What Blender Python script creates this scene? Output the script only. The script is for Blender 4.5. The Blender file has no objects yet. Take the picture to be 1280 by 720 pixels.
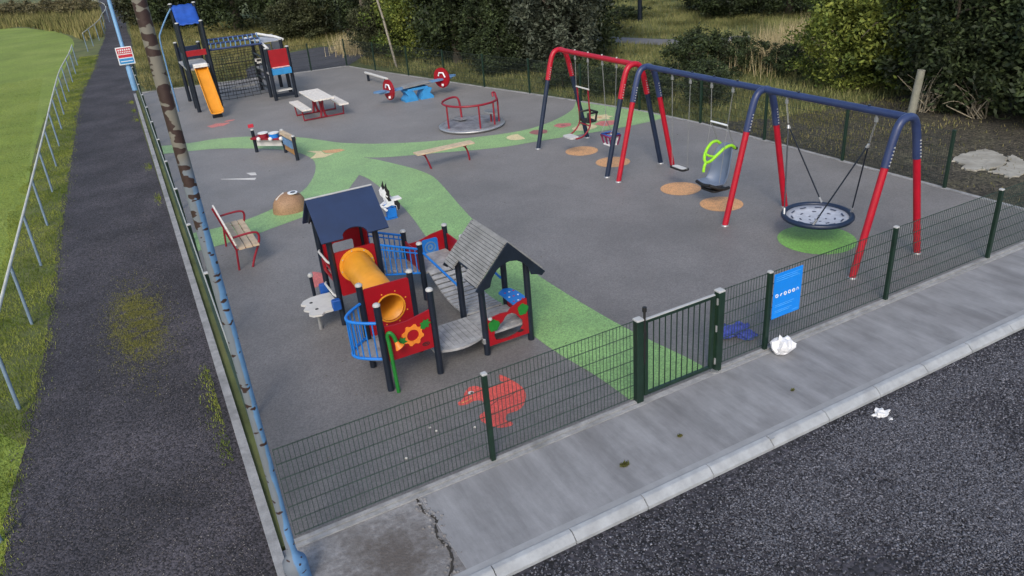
import bpy, math, random
import numpy as np
from mathutils import Vector, Matrix
random.seed(7); rng = np.random.default_rng(7)
C = bpy.context.scene.collection
PI = math.pi; rad = math.radians
def lin(c):
    return tuple((x/12.92 if x <= .04045 else ((x+.055)/1.055)**2.4) for x in c)
def hexc(r, g, b): return lin((r/255, g/255, b/255))

# ------------------------------------------------------------------ materials
def mat(name, col, rough=.6, var=.15, scale=8., bump=0., bscale=40., metal=0., col2=None, spec=.5, detail=6, dirt=None, dirtscale=1.5, dirtamt=.4):
    m = bpy.data.materials.new(name); m.use_nodes = True
    nt = m.node_tree; N = nt.nodes; L = nt.links
    b = N['Principled BSDF']; b.inputs['Roughness'].default_value = rough
    b.inputs['Metallic'].default_value = metal
    b.inputs['Specular IOR Level'].default_value = spec
    tc = N.new('ShaderNodeTexCoord')
    n = N.new('ShaderNodeTexNoise'); n.inputs['Scale'].default_value = scale; n.inputs['Detail'].default_value = detail
    n.inputs['Roughness'].default_value = .65
    L.new(tc.outputs['Object'], n.inputs['Vector'])
    r = N.new('ShaderNodeValToRGB')
    c2 = col2 if col2 else tuple(min(1, x*(1+var)) for x in col)
    c1 = col if col2 else tuple(x*(1-var) for x in col)
    r.color_ramp.elements[0].position = .36; r.color_ramp.elements[1].position = .64
    r.color_ramp.elements[0].color = (*c1, 1); r.color_ramp.elements[1].color = (*c2, 1)
    L.new(n.outputs['Fac'], r.inputs['Fac'])
    out = r.outputs['Color']
    if dirt:
        n2 = N.new('ShaderNodeTexNoise'); n2.inputs['Scale'].default_value = dirtscale; n2.inputs['Detail'].default_value = 5
        L.new(tc.outputs['Object'], n2.inputs['Vector'])
        mr = N.new('ShaderNodeMapRange'); mr.inputs[1].default_value = .48; mr.inputs[2].default_value = .72; mr.inputs[4].default_value = dirtamt
        L.new(n2.outputs['Fac'], mr.inputs[0])
        mx = N.new('ShaderNodeMixRGB'); mx.inputs[2].default_value = (*dirt, 1)
        L.new(mr.outputs[0], mx.inputs[0]); L.new(out, mx.inputs[1]); out = mx.outputs[0]
    L.new(out, b.inputs['Base Color'])
    if bump:
        n3 = N.new('ShaderNodeTexNoise'); n3.inputs['Scale'].default_value = bscale; n3.inputs['Detail'].default_value = 4
        L.new(tc.outputs['Object'], n3.inputs['Vector'])
        bp = N.new('ShaderNodeBump'); bp.inputs['Strength'].default_value = bump; bp.inputs['Distance'].default_value = .01
        L.new(n3.outputs['Fac'], bp.inputs['Height']); L.new(bp.outputs[0], b.inputs['Normal'])
    m['out'] = 0
    return m
def island_mat(name, cols, rough=.7, big=None, bigscale=.6, trans=0.):
    """colour picked per mesh island (leaf, blade, stone) and by a broad noise"""
    m = bpy.data.materials.new(name); m.use_nodes = True
    nt = m.node_tree; N = nt.nodes; L = nt.links; b = N['Principled BSDF']
    b.inputs['Roughness'].default_value = rough; b.inputs['Specular IOR Level'].default_value = .3
    g = N.new('ShaderNodeNewGeometry'); r = N.new('ShaderNodeValToRGB')
    el = r.color_ramp.elements
    while len(el) < len(cols): el.new(.5)
    for i, c in enumerate(cols): el[i].position = i/(len(cols)-1); el[i].color = (*c, 1)
    L.new(g.outputs['Random Per Island'], r.inputs['Fac']); out = r.outputs['Color']
    if big:
        tc = N.new('ShaderNodeTexCoord'); n = N.new('ShaderNodeTexNoise'); n.inputs['Scale'].default_value = bigscale; n.inputs['Detail'].default_value = 3
        L.new(tc.outputs['Object'], n.inputs['Vector'])
        mr = N.new('ShaderNodeMapRange'); mr.inputs[1].default_value = .42; mr.inputs[2].default_value = .62
        L.new(n.outputs['Fac'], mr.inputs[0])
        mx = N.new('ShaderNodeMixRGB'); mx.blend_type = 'MULTIPLY'; mx.inputs[2].default_value = (*big, 1)
        L.new(mr.outputs[0], mx.inputs[0]); L.new(out, mx.inputs[1]); out = mx.outputs[0]
    L.new(out, b.inputs['Base Color'])
    return m
def add_speckle(m, scale, amt, cs=((.3,.3,.3),(1.9,1.9,1.9)), bump=.0):
    """multiply the base colour by per-cell granules"""
    nt = m.node_tree; N = nt.nodes; L = nt.links; b = N['Principled BSDF']
    src = b.inputs['Base Color'].links[0].from_socket
    tc = N.new('ShaderNodeTexCoord'); v = N.new('ShaderNodeTexVoronoi'); v.inputs['Scale'].default_value = scale
    L.new(tc.outputs['Object'], v.inputs['Vector'])
    sp = N.new('ShaderNodeSeparateColor'); L.new(v.outputs['Color'], sp.inputs[0])
    r = N.new('ShaderNodeValToRGB'); r.color_ramp.elements[0].color = (*cs[0], 1); r.color_ramp.elements[1].color = (*cs[1], 1)
    r.color_ramp.elements[0].position = .1; r.color_ramp.elements[1].position = .98
    L.new(sp.outputs[0], r.inputs['Fac'])
    mx = N.new('ShaderNodeMixRGB'); mx.blend_type = 'MULTIPLY'; mx.inputs[0].default_value = amt
    L.new(src, mx.inputs[1]); L.new(r.outputs[0], mx.inputs[2]); L.new(mx.outputs[0], b.inputs['Base Color'])
    if bump:
        bp = N.new('ShaderNodeBump'); bp.inputs['Strength'].default_value = bump; bp.inputs['Distance'].default_value = .01; bp.invert = True
        L.new(v.outputs['Distance'], bp.inputs['Height']); L.new(bp.outputs[0], b.inputs['Normal'])
    return m

RED = hexc(172, 14, 40); NAVY = hexc(36, 48, 82); PALEBLUE = hexc(50, 125, 195)
M = {}
M['rubber'] = add_speckle(mat('grey_wetpour', (.134,.128,.126), .6, .12, .9, dirt=(.072,.07,.069), dirtscale=.35, dirtamt=.75, spec=.6), 55, .3, bump=.2)
M['green'] = add_speckle(mat('green_wetpour', (.19,.36,.11), .6, .10, 1.0, dirt=(.085,.20,.075), dirtscale=.7, dirtamt=.4, spec=.6), 55, .4, bump=.3)
M['lime'] = add_speckle(mat('bright_green_wetpour', (.13,.34,.05), .6, .08, 2, spec=.5), 55, .4)
M['orange_r'] = add_speckle(mat('orange_wetpour', (.56,.28,.10), .6, .1, 4, spec=.5), 55, .35)
M['cream_r'] = add_speckle(mat('cream_wetpour', (.62,.52,.27), .6, .1, 4, spec=.5), 55, .3)
M['pink_r'] = add_speckle(mat('pink_red_wetpour', (.48,.10,.09), .6, .12, 4, spec=.5), 55, .35)
M['dred_r'] = add_speckle(mat('dark_red_wetpour', (.26,.05,.05), .6, .12, 4, spec=.5), 55, .35)
M['coral_r'] = add_speckle(mat('coral_wetpour', (.62,.075,.06), .6, .1, 5, spec=.5), 55, .3)
M['white_r'] = mat('white_wetpour', (.62,.6,.56), .6, .1, 5)
M['mound'] = add_speckle(mat('brown_wetpour', (.30,.18,.10), .6, .12, 3), 60, .2)
for k_ in ('rubber','green','lime','orange_r','cream_r','pink_r','dred_r','coral_r'):
    b_ = M[k_].node_tree.nodes['Principled BSDF']; b_.inputs['Sheen Weight'].default_value = .26; b_.inputs['Sheen Roughness'].default_value = .45; b_.inputs['Sheen Tint'].default_value = (1,.97,.95,1)
M['concrete'] = mat('brushed_concrete', (.235,.24,.25), .8, .1, 2.5, .25, 60, dirt=(.15,.15,.155), dirtscale=1.2, dirtamt=.6)
M['oldcon'] = mat('worn_concrete', (.235,.235,.24), .85, .22, 14, .9, 35, dirt=(.085,.075,.065), dirtscale=1.3, dirtamt=1.)
M['kerb'] = mat('precast_kerb', (.34,.36,.38), .8, .12, 6, .3, 60, dirt=(.25,.26,.27), dirtscale=4, dirtamt=.5)
M['edging'] = mat('concrete_edging', (.30,.305,.31), .85, .16, 9, .4, 50, dirt=(.10,.105,.105), dirtscale=2.5, dirtamt=.6)
M['gravel'] = add_speckle(mat('dark_gravel', (.023,.022,.027), .8, .35, .8, dirt=(.05,.048,.057), dirtscale=.5, dirtamt=.8), 26, 1., ((.35,.35,.35),(2.3,2.3,2.3)), bump=.9)
M['cinder'] = add_speckle(mat('cinder_path', (.035,.032,.037), .85, .3, .7, dirt=(.066,.060,.068), dirtscale=.6, dirtamt=.8), 45, 1., ((.4,.4,.4),(1.9,1.9,1.9)), bump=.8)
M['soil'] = add_speckle(mat('dark_soil', (.04,.037,.029), .95, .3, 1.5, .5, 20, dirt=(.075,.075,.045), dirtscale=1.1, dirtamt=.5), 22, .9, ((.4,.4,.4),(2.2,2.1,1.9)), bump=.6)
M['field'] = add_speckle(mat('mown_grass', (.17,.235,.034), .9, .14, .35, .5, 25, dirt=(.23,.29,.06), dirtscale=.25, dirtamt=.8), 30, .7, ((.55,.6,.5),(1.45,1.4,1.4)), bump=.5)
M['rough'] = mat('rough_grass_ground', (.09,.11,.035), .95, .3, .8, .8, 8, dirt=(.16,.16,.06), dirtscale=.5, dirtamt=.8)
M['navy'] = mat('dark_navy_post', (.0085,.014,.026), .35, .2, 6, .05, 90)
M['beam'] = mat('navy_beam_paint', hexc(44,58,98), .38, .12, 5, dirt=hexc(62,74,108), dirtscale=3)
M['navypaint'] = mat('navy_leg_paint', hexc(26,40,64), .4, .15, 5)
M['red'] = mat('red_paint', RED, .4, .1, 5)
M['redpanel'] = mat('red_panel', hexc(150,10,26), .42, .08, 5)
M['dred'] = mat('dark_red_tube', hexc(135,24,42), .4, .1, 5)
M['grey_cap'] = mat('grey_plastic_cap', (.42,.43,.43), .5, .08, 6)
M['steel'] = mat('galvanised_steel', (.42,.43,.44), .4, .15, 12, metal=.6)
M['chain'] = mat('steel_chain', (.32,.33,.34), .45, .1, 12, metal=.5)
M['blackr'] = mat('black_rubber', (.012,.012,.013), .6, .2, 10, .1)
M['fence'] = mat('dark_green_post_paint', (.008,.026,.017), .4, .2, 6)
M['wire'] = mat('green_wire_coating', (.035,.062,.052), .65, .2, 4, spec=.25)
M['wire_dark'] = mat('dark_wire_coating', (.035,.047,.042), .7, .2, 4, spec=.2)
M['wirelight'] = mat('pale_wire_top', (.36,.37,.35), .5, .1, 4)
M['blueroof'] = mat('navy_roof_board', hexc(28,47,82), .5, .1, 3, .05, 30, dirt=hexc(22,36,60), dirtscale=2)
M['blue'] = mat('bright_blue_paint', hexc(28,118,205), .38, .08, 5)
M['dblue'] = mat('mid_blue_panel', hexc(25,80,160), .45, .1, 5)
M['yellow'] = mat('yellow_slide_plastic', hexc(220,152,45), .42, .08, 3, dirt=hexc(190,118,30), dirtscale=2.5)
M['orangeslide'] = mat('orange_slide_plastic', hexc(212,140,30), .45, .07, 3)
M['white'] = mat('white_board', (.74,.74,.72), .5, .05, 6, dirt=(.5,.5,.48), dirtscale=4)
M['offwhite'] = mat('off_white_step', (.58,.58,.56), .55, .08, 6, dirt=(.3,.3,.28), dirtscale=6)
M['wood'] = mat('pale_wood_slats', (.52,.41,.28), .65, .16, 7, .2, 40)
M['woodp'] = mat('bleached_picnic_wood', (.70,.66,.60), .6, .1, 7, .2, 40)
M['greywood'] = mat('weathered_grey_wood', (.235,.24,.24), .75, .15, 9, .3, 50, dirt=(.15,.155,.15), dirtscale=3, dirtamt=.6)
M['deck'] = mat('weathered_deck_boards', (.33,.335,.34), .7, .2, 9, .3, 50, dirt=(.17,.17,.17), dirtscale=3)
M['lgreen'] = mat('green_leaf_panel', hexc(30,120,45), .45, .1, 6)
M['orange'] = mat('orange_panel', hexc(225,130,45), .45, .1, 6)
M['signblue'] = mat('sign_blue', hexc(12,132,232), .35, .05, 2)
M['signwhite'] = mat('sign_white', (.75,.78,.80), .5, .04, 4)
M['signred'] = mat('sign_red', hexc(190,40,60), .5, .06, 4)
M['palebluepaint'] = mat('pale_blue_rail_paint', hexc(95,135,175), .45, .15, 5)
M['cloth'] = mat('blue_cloth', hexc(66,80,160), .9, .35, 14, .4, 60, dirt=hexc(20,24,70), dirtscale=10, dirtamt=.8)
M['bag'] = mat('white_plastic_bag', (.76,.77,.80), .45, .08, 12, .2, 40)
M['paper'] = mat('white_litter', (.7,.7,.7), .7, .1, 20)
M['moss'] = island_mat('moss', [(.03,.04,.01),(.09,.10,.025),(.12,.10,.03)])
M['bark'] = mat('bark', (.10,.085,.065), .9, .35, 6, .8, 20)
M['poleswood'] = mat('weathered_pole_wood', (.26,.24,.20), .8, .25, 6, .3, 30)
M['concpost'] = mat('old_concrete_post', (.23,.23,.19), .85, .15, 8, .4, 30, dirt=(.14,.15,.09), dirtscale=3)
M['slab'] = mat('broken_slab', (.34,.33,.29), .85, .2, 5, .6, 25, dirt=(.16,.15,.12), dirtscale=2.5, dirtamt=.7)
M['basket'] = mat('basket_mat', (.44,.47,.53), .6, .12, 9)
M['baskethole'] = mat('basket_mark', (.04,.05,.09), .6, .1, 9)
M['bucket'] = mat('grey_bucket_plastic', hexc(108,122,145), .42, .06, 5)
M['lime_p'] = mat('lime_harness_plastic', hexc(150,215,45), .42, .06, 5)
M['seesawblue'] = mat('seesaw_blue', hexc(55,140,200), .45, .12, 4)
M['rdisc'] = mat('worn_chequer_plate', (.30,.30,.32), .5, .3, 5, .3, 30, metal=.35, dirt=(.14,.14,.15), dirtscale=3.5, dirtamt=.8)
M['panelwood'] = mat('brown_panel', hexc(165,125,75), .6, .15, 6)
M['road'] = mat('far_road', (.15,.15,.16), .85, .12, 2)
M['reed'] = island_mat('dry_reeds', [(.24,.22,.10),(.44,.36,.20),(.55,.46,.29),(.28,.26,.12)])
M['pebble'] = island_mat('loose_gravel_stones', [(.025,.026,.032),(.07,.072,.086),(.145,.15,.175),(.045,.046,.056),(.24,.245,.28)], .75)
M['pebble2'] = island_mat('loose_path_stones', [(.04,.036,.038),(.09,.085,.088),(.15,.14,.14),(.06,.052,.055),(.26,.25,.24)], .75)
M['blade'] = island_mat('rough_grass_blades', [(.10,.13,.02),(.21,.27,.04),(.31,.33,.07),(.16,.20,.035)], .8, (.45,.55,.4), .8)
M['blade_b'] = island_mat('bank_grass_blades', [(.11,.12,.04),(.20,.19,.065),(.32,.27,.12),(.14,.15,.05)], .8, (.45,.5,.4), .25)
M['blade_m'] = island_mat('meadow_grass_blades', [(.11,.13,.045),(.20,.225,.075),(.31,.29,.13),(.15,.165,.055)], .8, (.35,.36,.3), .45)
LEAVES = [
 island_mat('dark_foliage', [(.017,.027,.012),(.035,.054,.020),(.070,.098,.036),(.024,.036,.015)], .65, (.3,.33,.33), .9),
 island_mat('olive_foliage', [(.028,.034,.016),(.055,.066,.028),(.10,.11,.05),(.04,.048,.022)], .65, (.35,.36,.34), .8),
 island_mat('yellow_green_foliage', [(.05,.072,.014),(.14,.18,.032),(.25,.285,.055),(.078,.105,.02)], .65, (.3,.42,.4), .7),
 island_mat('grey_green_foliage', [(.034,.046,.032),(.075,.092,.062),(.13,.145,.105),(.05,.063,.043)], .65, (.35,.38,.36), .8),
]
def pole_mat():
    m = mat('flaking_blue_pole_paint', hexc(92,134,178), .6, .14, 3, .3, 30, dirt=hexc(70,100,135), dirtscale=2.5, dirtamt=.7)
    nt = m.node_tree; N = nt.nodes; L = nt.links; b = N['Principled BSDF']; src = b.inputs['Base Color'].links[0].from_socket
    tc = N.new('ShaderNodeTexCoord'); sx = N.new('ShaderNodeSeparateXYZ'); L.new(tc.outputs['Object'], sx.inputs[0])
    def noise(sc, zs, det=3):
        mp = N.new('ShaderNodeMapping'); mp.inputs['Scale'].default_value = (1, 1, zs); L.new(tc.outputs['Object'], mp.inputs[0])
        n = N.new('ShaderNodeTexNoise'); n.inputs['Scale'].default_value = sc; n.inputs['Detail'].default_value = det; L.new(mp.outputs[0], n.inputs['Vector']); return n.outputs['Fac']
    def mrange(s, a, bb, c=0, d=1):
        r = N.new('ShaderNodeMapRange'); r.inputs[1].default_value = a; r.inputs[2].default_value = bb; r.inputs[3].default_value = c; r.inputs[4].default_value = d; L.new(s, r.inputs[0]); return r.outputs[0]
    def math_(op, a, bb):
        n = N.new('ShaderNodeMath'); n.operation = op
        for i, s in enumerate((a, bb)):
            if isinstance(s, (int, float)): n.inputs[i].default_value = s
            else: L.new(s, n.inputs[i])
        return n.outputs[0]
    def mix(f, a, col):
        n = N.new('ShaderNodeMixRGB'); L.new(f, n.inputs[0]); L.new(a, n.inputs[1]); n.inputs[2].default_value = (*col, 1); return n.outputs[0]
    # weathered to bare beige primer towards the top; same beige mixed in westward
    top = mrange(sx.outputs[2], 3.9, 4.35)
    west = mrange(math_('ADD', math_('MULTIPLY', sx.outputs[0], -9.), noise(6, .35)), .46, .56)
    o = mix(math_('MAXIMUM', top, math_('MULTIPLY', west, .75)), src, (.165,.155,.135))
    thr = mrange(sx.outputs[2], 3.6, 4.4, .0, .17)
    patch = mrange(math_('ADD', noise(9.0, 1.9, 1.6), thr), .65, .668)
    o = mix(patch, o, (.036,.018,.017))
    L.new(o, b.inputs['Base Color']); return m
M['pole'] = pole_mat()
M['railtop'] = mat('chalky_rail_paint', (.56,.56,.50), .6, .12, 3, dirt=(.34,.34,.30), dirtscale=2)
M['railpost'] = mat('blue_grey_rail_post', hexc(112,132,152), .5, .15, 5)
M['thinpole'] = mat('thin_pole_paint', hexc(110,155,195), .5, .1, 3)

# ------------------------------------------------------------------ mesh builder
class MB:
    def __init__(s): s.v = []; s.f = []; s.sm = []
    def add(s, vs, fs, smooth=False):
        o = len(s.v); s.v += [tuple(v) for v in vs]; s.f += [tuple(i+o for i in f) for f in fs]; s.sm += [smooth]*len(fs); return s
    def box(s, c, d, rot=None):
        c = Vector(c); hx, hy, hz = d[0]/2, d[1]/2, d[2]/2
        vs = [Vector((x, y, z)) for z in (-hz, hz) for y in (-hy, hy) for x in (-hx, hx)]
        if rot is not None: vs = [rot @ v for v in vs]
        return s.add([v+c for v in vs], [(0,2,3,1),(4,5,7,6),(0,1,5,4),(2,6,7,3),(0,4,6,2),(1,3,7,5)])
    def bbox(s, a, b, bev=0.008):
        """box between two corners with chamfered vertical and top edges"""
        x0,y0,z0 = (min(a[i], b[i]) for i in range(3)); x1,y1,z1 = (max(a[i], b[i]) for i in range(3))
        e = min(bev, (x1-x0)*.3, (y1-y0)*.3, (z1-z0)*.45)
        def ring(z, k): return [(x0+k+e,y0+k,z),(x1-k-e,y0+k,z),(x1-k,y0+k+e,z),(x1-k,y1-k-e,z),(x1-k-e,y1-k,z),(x0+k+e,y1-k,z),(x0+k,y1-k-e,z),(x0+k,y0+k+e,z)]
        vs = ring(z0,0)+ring(z1-e,0)+ring(z1,e*.7)
        fs = [tuple(range(7,-1,-1)), tuple(range(16,24))]
        for r in (0, 8):
            for i in range(8): j = (i+1) % 8; fs.append((r+i, r+j, r+8+j, r+8+i))
        return s.add(vs, fs)
    def tube(s, pts, r, n=10, cap=True, closed=False):
        pts = [Vector(p) for p in pts]; k = len(pts); rs = r if isinstance(r, (list, tuple)) else [r]*k
        vs = []; up = None
        for i, p in enumerate(pts):
            if closed: t = pts[(i+1) % k]-pts[i-1]
            else: t = (pts[min(i+1, k-1)]-pts[max(i-1, 0)])
            t.normalize()
            if up is None:
                up = Vector((0,0,1)) if abs(t.z) < .9 else Vector((1,0,0))
            a = (up - t*up.dot(t)); a.normalize(); b = t.cross(a); up = a
            for j in range(n):
                th = 2*PI*j/n; vs.append(p + (a*math.cos(th)+b*math.sin(th))*rs[i])
        fs = []
        for i in range(k if closed else k-1):
            i2 = (i+1) % k
            for j in range(n): j2 = (j+1) % n; fs.append((i*n+j, i*n+j2, i2*n+j2, i2*n+j))
        s.add(vs, fs, True)
        if cap and not closed:
            s.add(vs[:n], [tuple(range(n-1,-1,-1))]); s.add(vs[-n:], [tuple(range(n))])
        return s
    def cyl(s, p, r, h, n=20, r2=None): return s.tube([p, (p[0],p[1],p[2]+h)], [r, r if r2 is None else r2], n)
    def prism(s, poly, axis, a, b):
        """extrude a 2-D outline along an axis between a and b (axis 0,1,2)"""
        def P(u, v, w):
            return (w,u,v) if axis == 0 else ((u,w,v) if axis == 1 else (u,v,w))
        n = len(poly); vs = [P(u,v,a) for u,v in poly]+[P(u,v,b) for u,v in poly]
        return s.add(vs, [tuple(range(n)), tuple(range(2*n-1, n-1, -1))]+[(i, n+i, n+(i+1) % n, (i+1) % n) for i in range(n)])
    def ringplate(s, outer, inner, axis, a, b):
        """plate with one hole; outer and inner outlines have the same number of points"""
        def P(u, v, w): return (w,u,v) if axis == 0 else ((u,w,v) if axis == 1 else (u,v,w))
        n = len(outer); vs = [P(*p, a) for p in outer]+[P(*p, a) for p in inner]+[P(*p, b) for p in outer]+[P(*p, b) for p in inner]
        fs = []
        for i in range(n):
            j = (i+1) % n
            fs += [(i,j,n+j,n+i),(2*n+i,3*n+i,3*n+j,2*n+j),(i,2*n+i,2*n+j,j),(n+i,n+j,3*n+j,3*n+i)]
        return s.add(vs, fs)
    def lathe(s, c, prof, n=24):
        vs = []; fs = []
        for r, z in prof:
            for j in range(n): vs.append((c[0]+r*math.cos(2*PI*j/n), c[1]+r*math.sin(2*PI*j/n), c[2]+z))
        for i in range(len(prof)-1):
            for j in range(n): j2 = (j+1) % n; fs.append((i*n+j, i*n+j2, (i+1)*n+j2, (i+1)*n+j))
        s.add(vs, fs, True); s.add(vs[-n:], [tuple(range(n))]); s.add(vs[:n], [tuple(range(n-1,-1,-1))]); return s
    def rot(s, ang, c=(0,0,0), axis='Z'):
        R = Matrix.Rotation(ang, 3, axis); c = Vector(c); s.v = [tuple(R @ (Vector(v)-c)+c) for v in s.v]; return s
def wpos(o):
    p = Vector(o.location)
    while o.parent: o = o.parent; p += Vector(o.location)
    return p
def obj(name, mb, m, parent=None, loc=None, label=None, cat=None, group=None, kind=None):
    me = bpy.data.meshes.new(name)
    off = wpos(parent) if parent else Vector(loc or (0,0,0))
    me.from_pydata([(v[0]-off.x, v[1]-off.y, v[2]-off.z) for v in mb.v], [], mb.f)
    me.polygons.foreach_set('use_smooth', mb.sm)
    me.materials.append(M[m] if isinstance(m, str) else m); me.update()
    import bmesh
    bm = bmesh.new(); bm.from_mesh(me); bmesh.ops.recalc_face_normals(bm, faces=bm.faces); bm.to_mesh(me); bm.free()
    o = bpy.data.objects.new(name, me); C.objects.link(o)
    if parent: o.parent = parent
    else: o.location = off
    tag(o, label, cat, group, kind); return o
def tag(o, label=None, cat=None, group=None, kind=None):
    if label: o['label'] = label
    if cat: o['category'] = cat
    if group: o['group'] = group
    if kind: o['kind'] = kind
    return o
def thing(name, label, cat, loc, group=None):
    o = bpy.data.objects.new(name, None); C.objects.link(o); o.location = loc; o.empty_display_size = .2
    return tag(o, label, cat, group)
def npmesh(name, V, F, m, loc=(0,0,0), parent=None, k=3, smooth=False):
    me = bpy.data.meshes.new(name); V = np.asarray(V, dtype=np.float32); F = np.asarray(F, dtype=np.int32)
    me.vertices.add(len(V)); me.vertices.foreach_set('co', V.ravel())
    me.loops.add(F.size); me.loops.foreach_set('vertex_index', F.ravel())
    me.polygons.add(len(F)); me.polygons.foreach_set('loop_start', np.arange(0, F.size, k, dtype=np.int32))
    me.polygons.foreach_set('loop_total', np.full(len(F), k, dtype=np.int32))
    me.update(calc_edges=True); me.materials.append(M[m] if isinstance(m, str) else m)
    o = bpy.data.objects.new(name, me); C.objects.link(o); o.location = loc
    if parent: o.parent = parent
    return o
def smoothline(pts, n=5):
    out = []
    for i in range(len(pts)-1):
        p0 = pts[max(i-1,0)]; p1 = pts[i]; p2 = pts[i+1]; p3 = pts[min(i+2,len(pts)-1)]
        for j in range(n):
            t = j/n
            out.append(tuple(.5*(2*p1[k]+(p2[k]-p0[k])*t+(2*p0[k]-5*p1[k]+4*p2[k]-p3[k])*t*t+(3*p1[k]-p0[k]-3*p2[k]+p3[k])*t**3) for k in range(len(p1))))
    return out+[tuple(pts[-1])]
def circ(cx, cy, r, n=24, r2=None, ph=0, wob=0.):
    r2 = r2 or r
    return [(cx+r*(1+wob*math.sin(3*a+1))*math.cos(a), cy+r2*(1+wob*math.sin(5*a))*math.sin(a)) for a in [ph+2*PI*i/n for i in range(n)]]
from mathutils.geometry import tessellate_polygon
def sheet(poly, z):
    mb = MB(); tri = tessellate_polygon([[Vector((x,y,0)) for x,y in poly]])
    vs = [(x,y,z) for x,y in poly]; fs = []
    for a,b,c in tri:
        pa,pb,pc = poly[a],poly[b],poly[c]
        cr = (pb[0]-pa[0])*(pc[1]-pa[1])-(pb[1]-pa[1])*(pc[0]-pa[0])
        fs.append((a,b,c) if cr > 0 else (a,c,b))
    return mb.add(vs, fs)

# ------------------------------------------------------------------ world, camera
sc = bpy.context.scene
w = bpy.data.worlds.new('World'); sc.world = w; w.use_nodes = True
nt = w.node_tree; bg = nt.nodes['Background']; sky = nt.nodes.new('ShaderNodeTexSky'); sky.sky_type = 'NISHITA'; sky.sun_disc = False
SUN_EL, SUN_AZ = rad(40), rad(215)      # azimuth clockwise from +y
sky.sun_elevation = SUN_EL; sky.sun_rotation = SUN_AZ; sky.air_density = 1.2; sky.dust_density = 3.; sky.ozone_density = 1.5
nt.links.new(sky.outputs[0], bg.inputs[0]); bg.inputs[1].default_value = .12
sun = bpy.data.lights.new('sun', 'SUN'); sun.energy = .85; sun.angle = rad(14); sun.color = (1,.94,.86)
so = bpy.data.objects.new('sun', sun); C.objects.link(so)
d = Vector((math.sin(SUN_AZ)*math.cos(SUN_EL), math.cos(SUN_AZ)*math.cos(SUN_EL), math.sin(SUN_EL)))
so.rotation_euler = d.to_track_quat('Z', 'Y').to_euler(); so.location = (0,0,30)
yaw, pitch, roll = .4597, .4561, -.0863
f = Vector((math.sin(yaw)*math.cos(pitch), math.cos(yaw)*math.cos(pitch), -math.sin(pitch))); r = Vector((math.cos(yaw), -math.sin(yaw), 0)); u = r.cross(f)
r2 = r*math.cos(roll)+u*math.sin(roll); u2 = -r*math.sin(roll)+u*math.cos(roll)
cam = bpy.data.cameras.new('camera'); co = bpy.data.objects.new('camera', cam); C.objects.link(co)
co.matrix_world = Matrix(((r2.x,u2.x,-f.x,-2.8151),(r2.y,u2.y,-f.y,-6.5774),(r2.z,u2.z,-f.z,5.741),(0,0,0,1)))
cam.sensor_width = 36; cam.lens = 947.13/1280*36; cam.clip_end = 1000; cam.clip_start = .05
sc.camera = co
sc.view_settings.view_transform = 'Standard'; sc.view_settings.look = 'None'; sc.view_settings.gamma = 1; sc.view_settings.exposure = .70
sc.view_settings.use_curve_mapping = False

# ------------------------------------------------------------------ ground
LX = lambda y: -2.369+.0262*(y-0)          # left fence line
RF = [(11.8,0),(11.8,2.5),(11.8,5.05),(11.8,7.5),(11.8,9.95),(11.53,12.44),(10.95,14.86),(10.37,17.28),(9.74,19.63),(9.15,22.0),(8.55,24.43),(7.93,26.87),(7.39,29.39)]
BF = [(7.39,29.39),(5.75,29.6),(3.4,30.05),(1.0,30.5),(-1.5,31.1)]
g = MB()
X0, X1, Y0, Y1 = -120, 160, -60, 260
g.add([(X0,Y0,-.024),(-2.62,Y0,-.024),(-2.62,Y1,-.024),(X0,Y1,-.024),(-2.62,.03,-.024),(X1,.03,-.024),(X1,Y1,-.024),(-2.62,.03,-.1),(X1,.03,-.1),(-2.62,Y0,-.1),(X1,Y0,-.1)],
      [(0,1,4,2,3),(4,5,6,2),(9,10,8,7),(7,8,5,4),(1,9,7,4)])
obj('ground', g, 'rough', kind='structure')
def wobble(p0, p1, amp, step=.35, seed=0):
    rr = random.Random(seed); n = max(2, int(math.dist(p0, p1)/step)); out = []
    for i in range(n):
        t = i/n; out.append((p0[0]+(p1[0]-p0[0])*t+rr.uniform(-amp, amp), p0[1]+(p1[1]-p0[1])*t))
    return out
lp = [(-5.12,-12),(-5.2,1.2),(-5.08,3.74),(-4.82,7.1),(-4.7,12),(-4.42,20.3),(-4.1,29),(-3.9,33),(-3.2,41),(-2.7,48),(-1.9,58),(-1.3,71),(-.9,90),(-.6,112)]
rp = [(1.6,112),(1.1,90),(.6,78),(-.35,55),(-1.0,42),(-1.45,34),(-1.75,31.5),(-2.0,26),(-2.36,10),(-2.62,0),(-2.66,-12)]
pl = []
for i in range(len(lp)-1): pl += wobble(lp[i], lp[i+1], .07, .3, i)
pl += [lp[-1]]
for i in range(len(rp)-1): pl += wobble(rp[i], rp[i+1], .07 if rp[i][1] > 28 else .0, 1., 50+i)
pl += [rp[-1]]
obj('path', sheet(pl, -.012), 'cinder', kind='structure')
fl = [(-110,-12),(-5.75,-12),(-5.75,5),(-5.5,14),(-5.4,24),(-4.9,36),(-4.3,48),(-3.9,58),(-4.5,66),(-6.5,74),(-12,82),(-40,90),(-110,95)]
obj('playing_field', sheet(smoothline(fl, 4), -.018), 'field', kind='structure')
obj('gravel_yard', sheet([(-2.74,-1.5),(40,-1.5),(40,-40),(-2.74,-40)], -.094), 'gravel', kind='structure')
obj('soil', sheet([(11.86,-.0),(11.86,10),(11.84,10.2),(12.6,9.6),(13.6,9.0),(15.4,8.6),(17.5,8.4),(19.5,7.5),(24,6.5),(30,.06),(20,.04)], -.016), 'soil', kind='structure')
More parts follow.
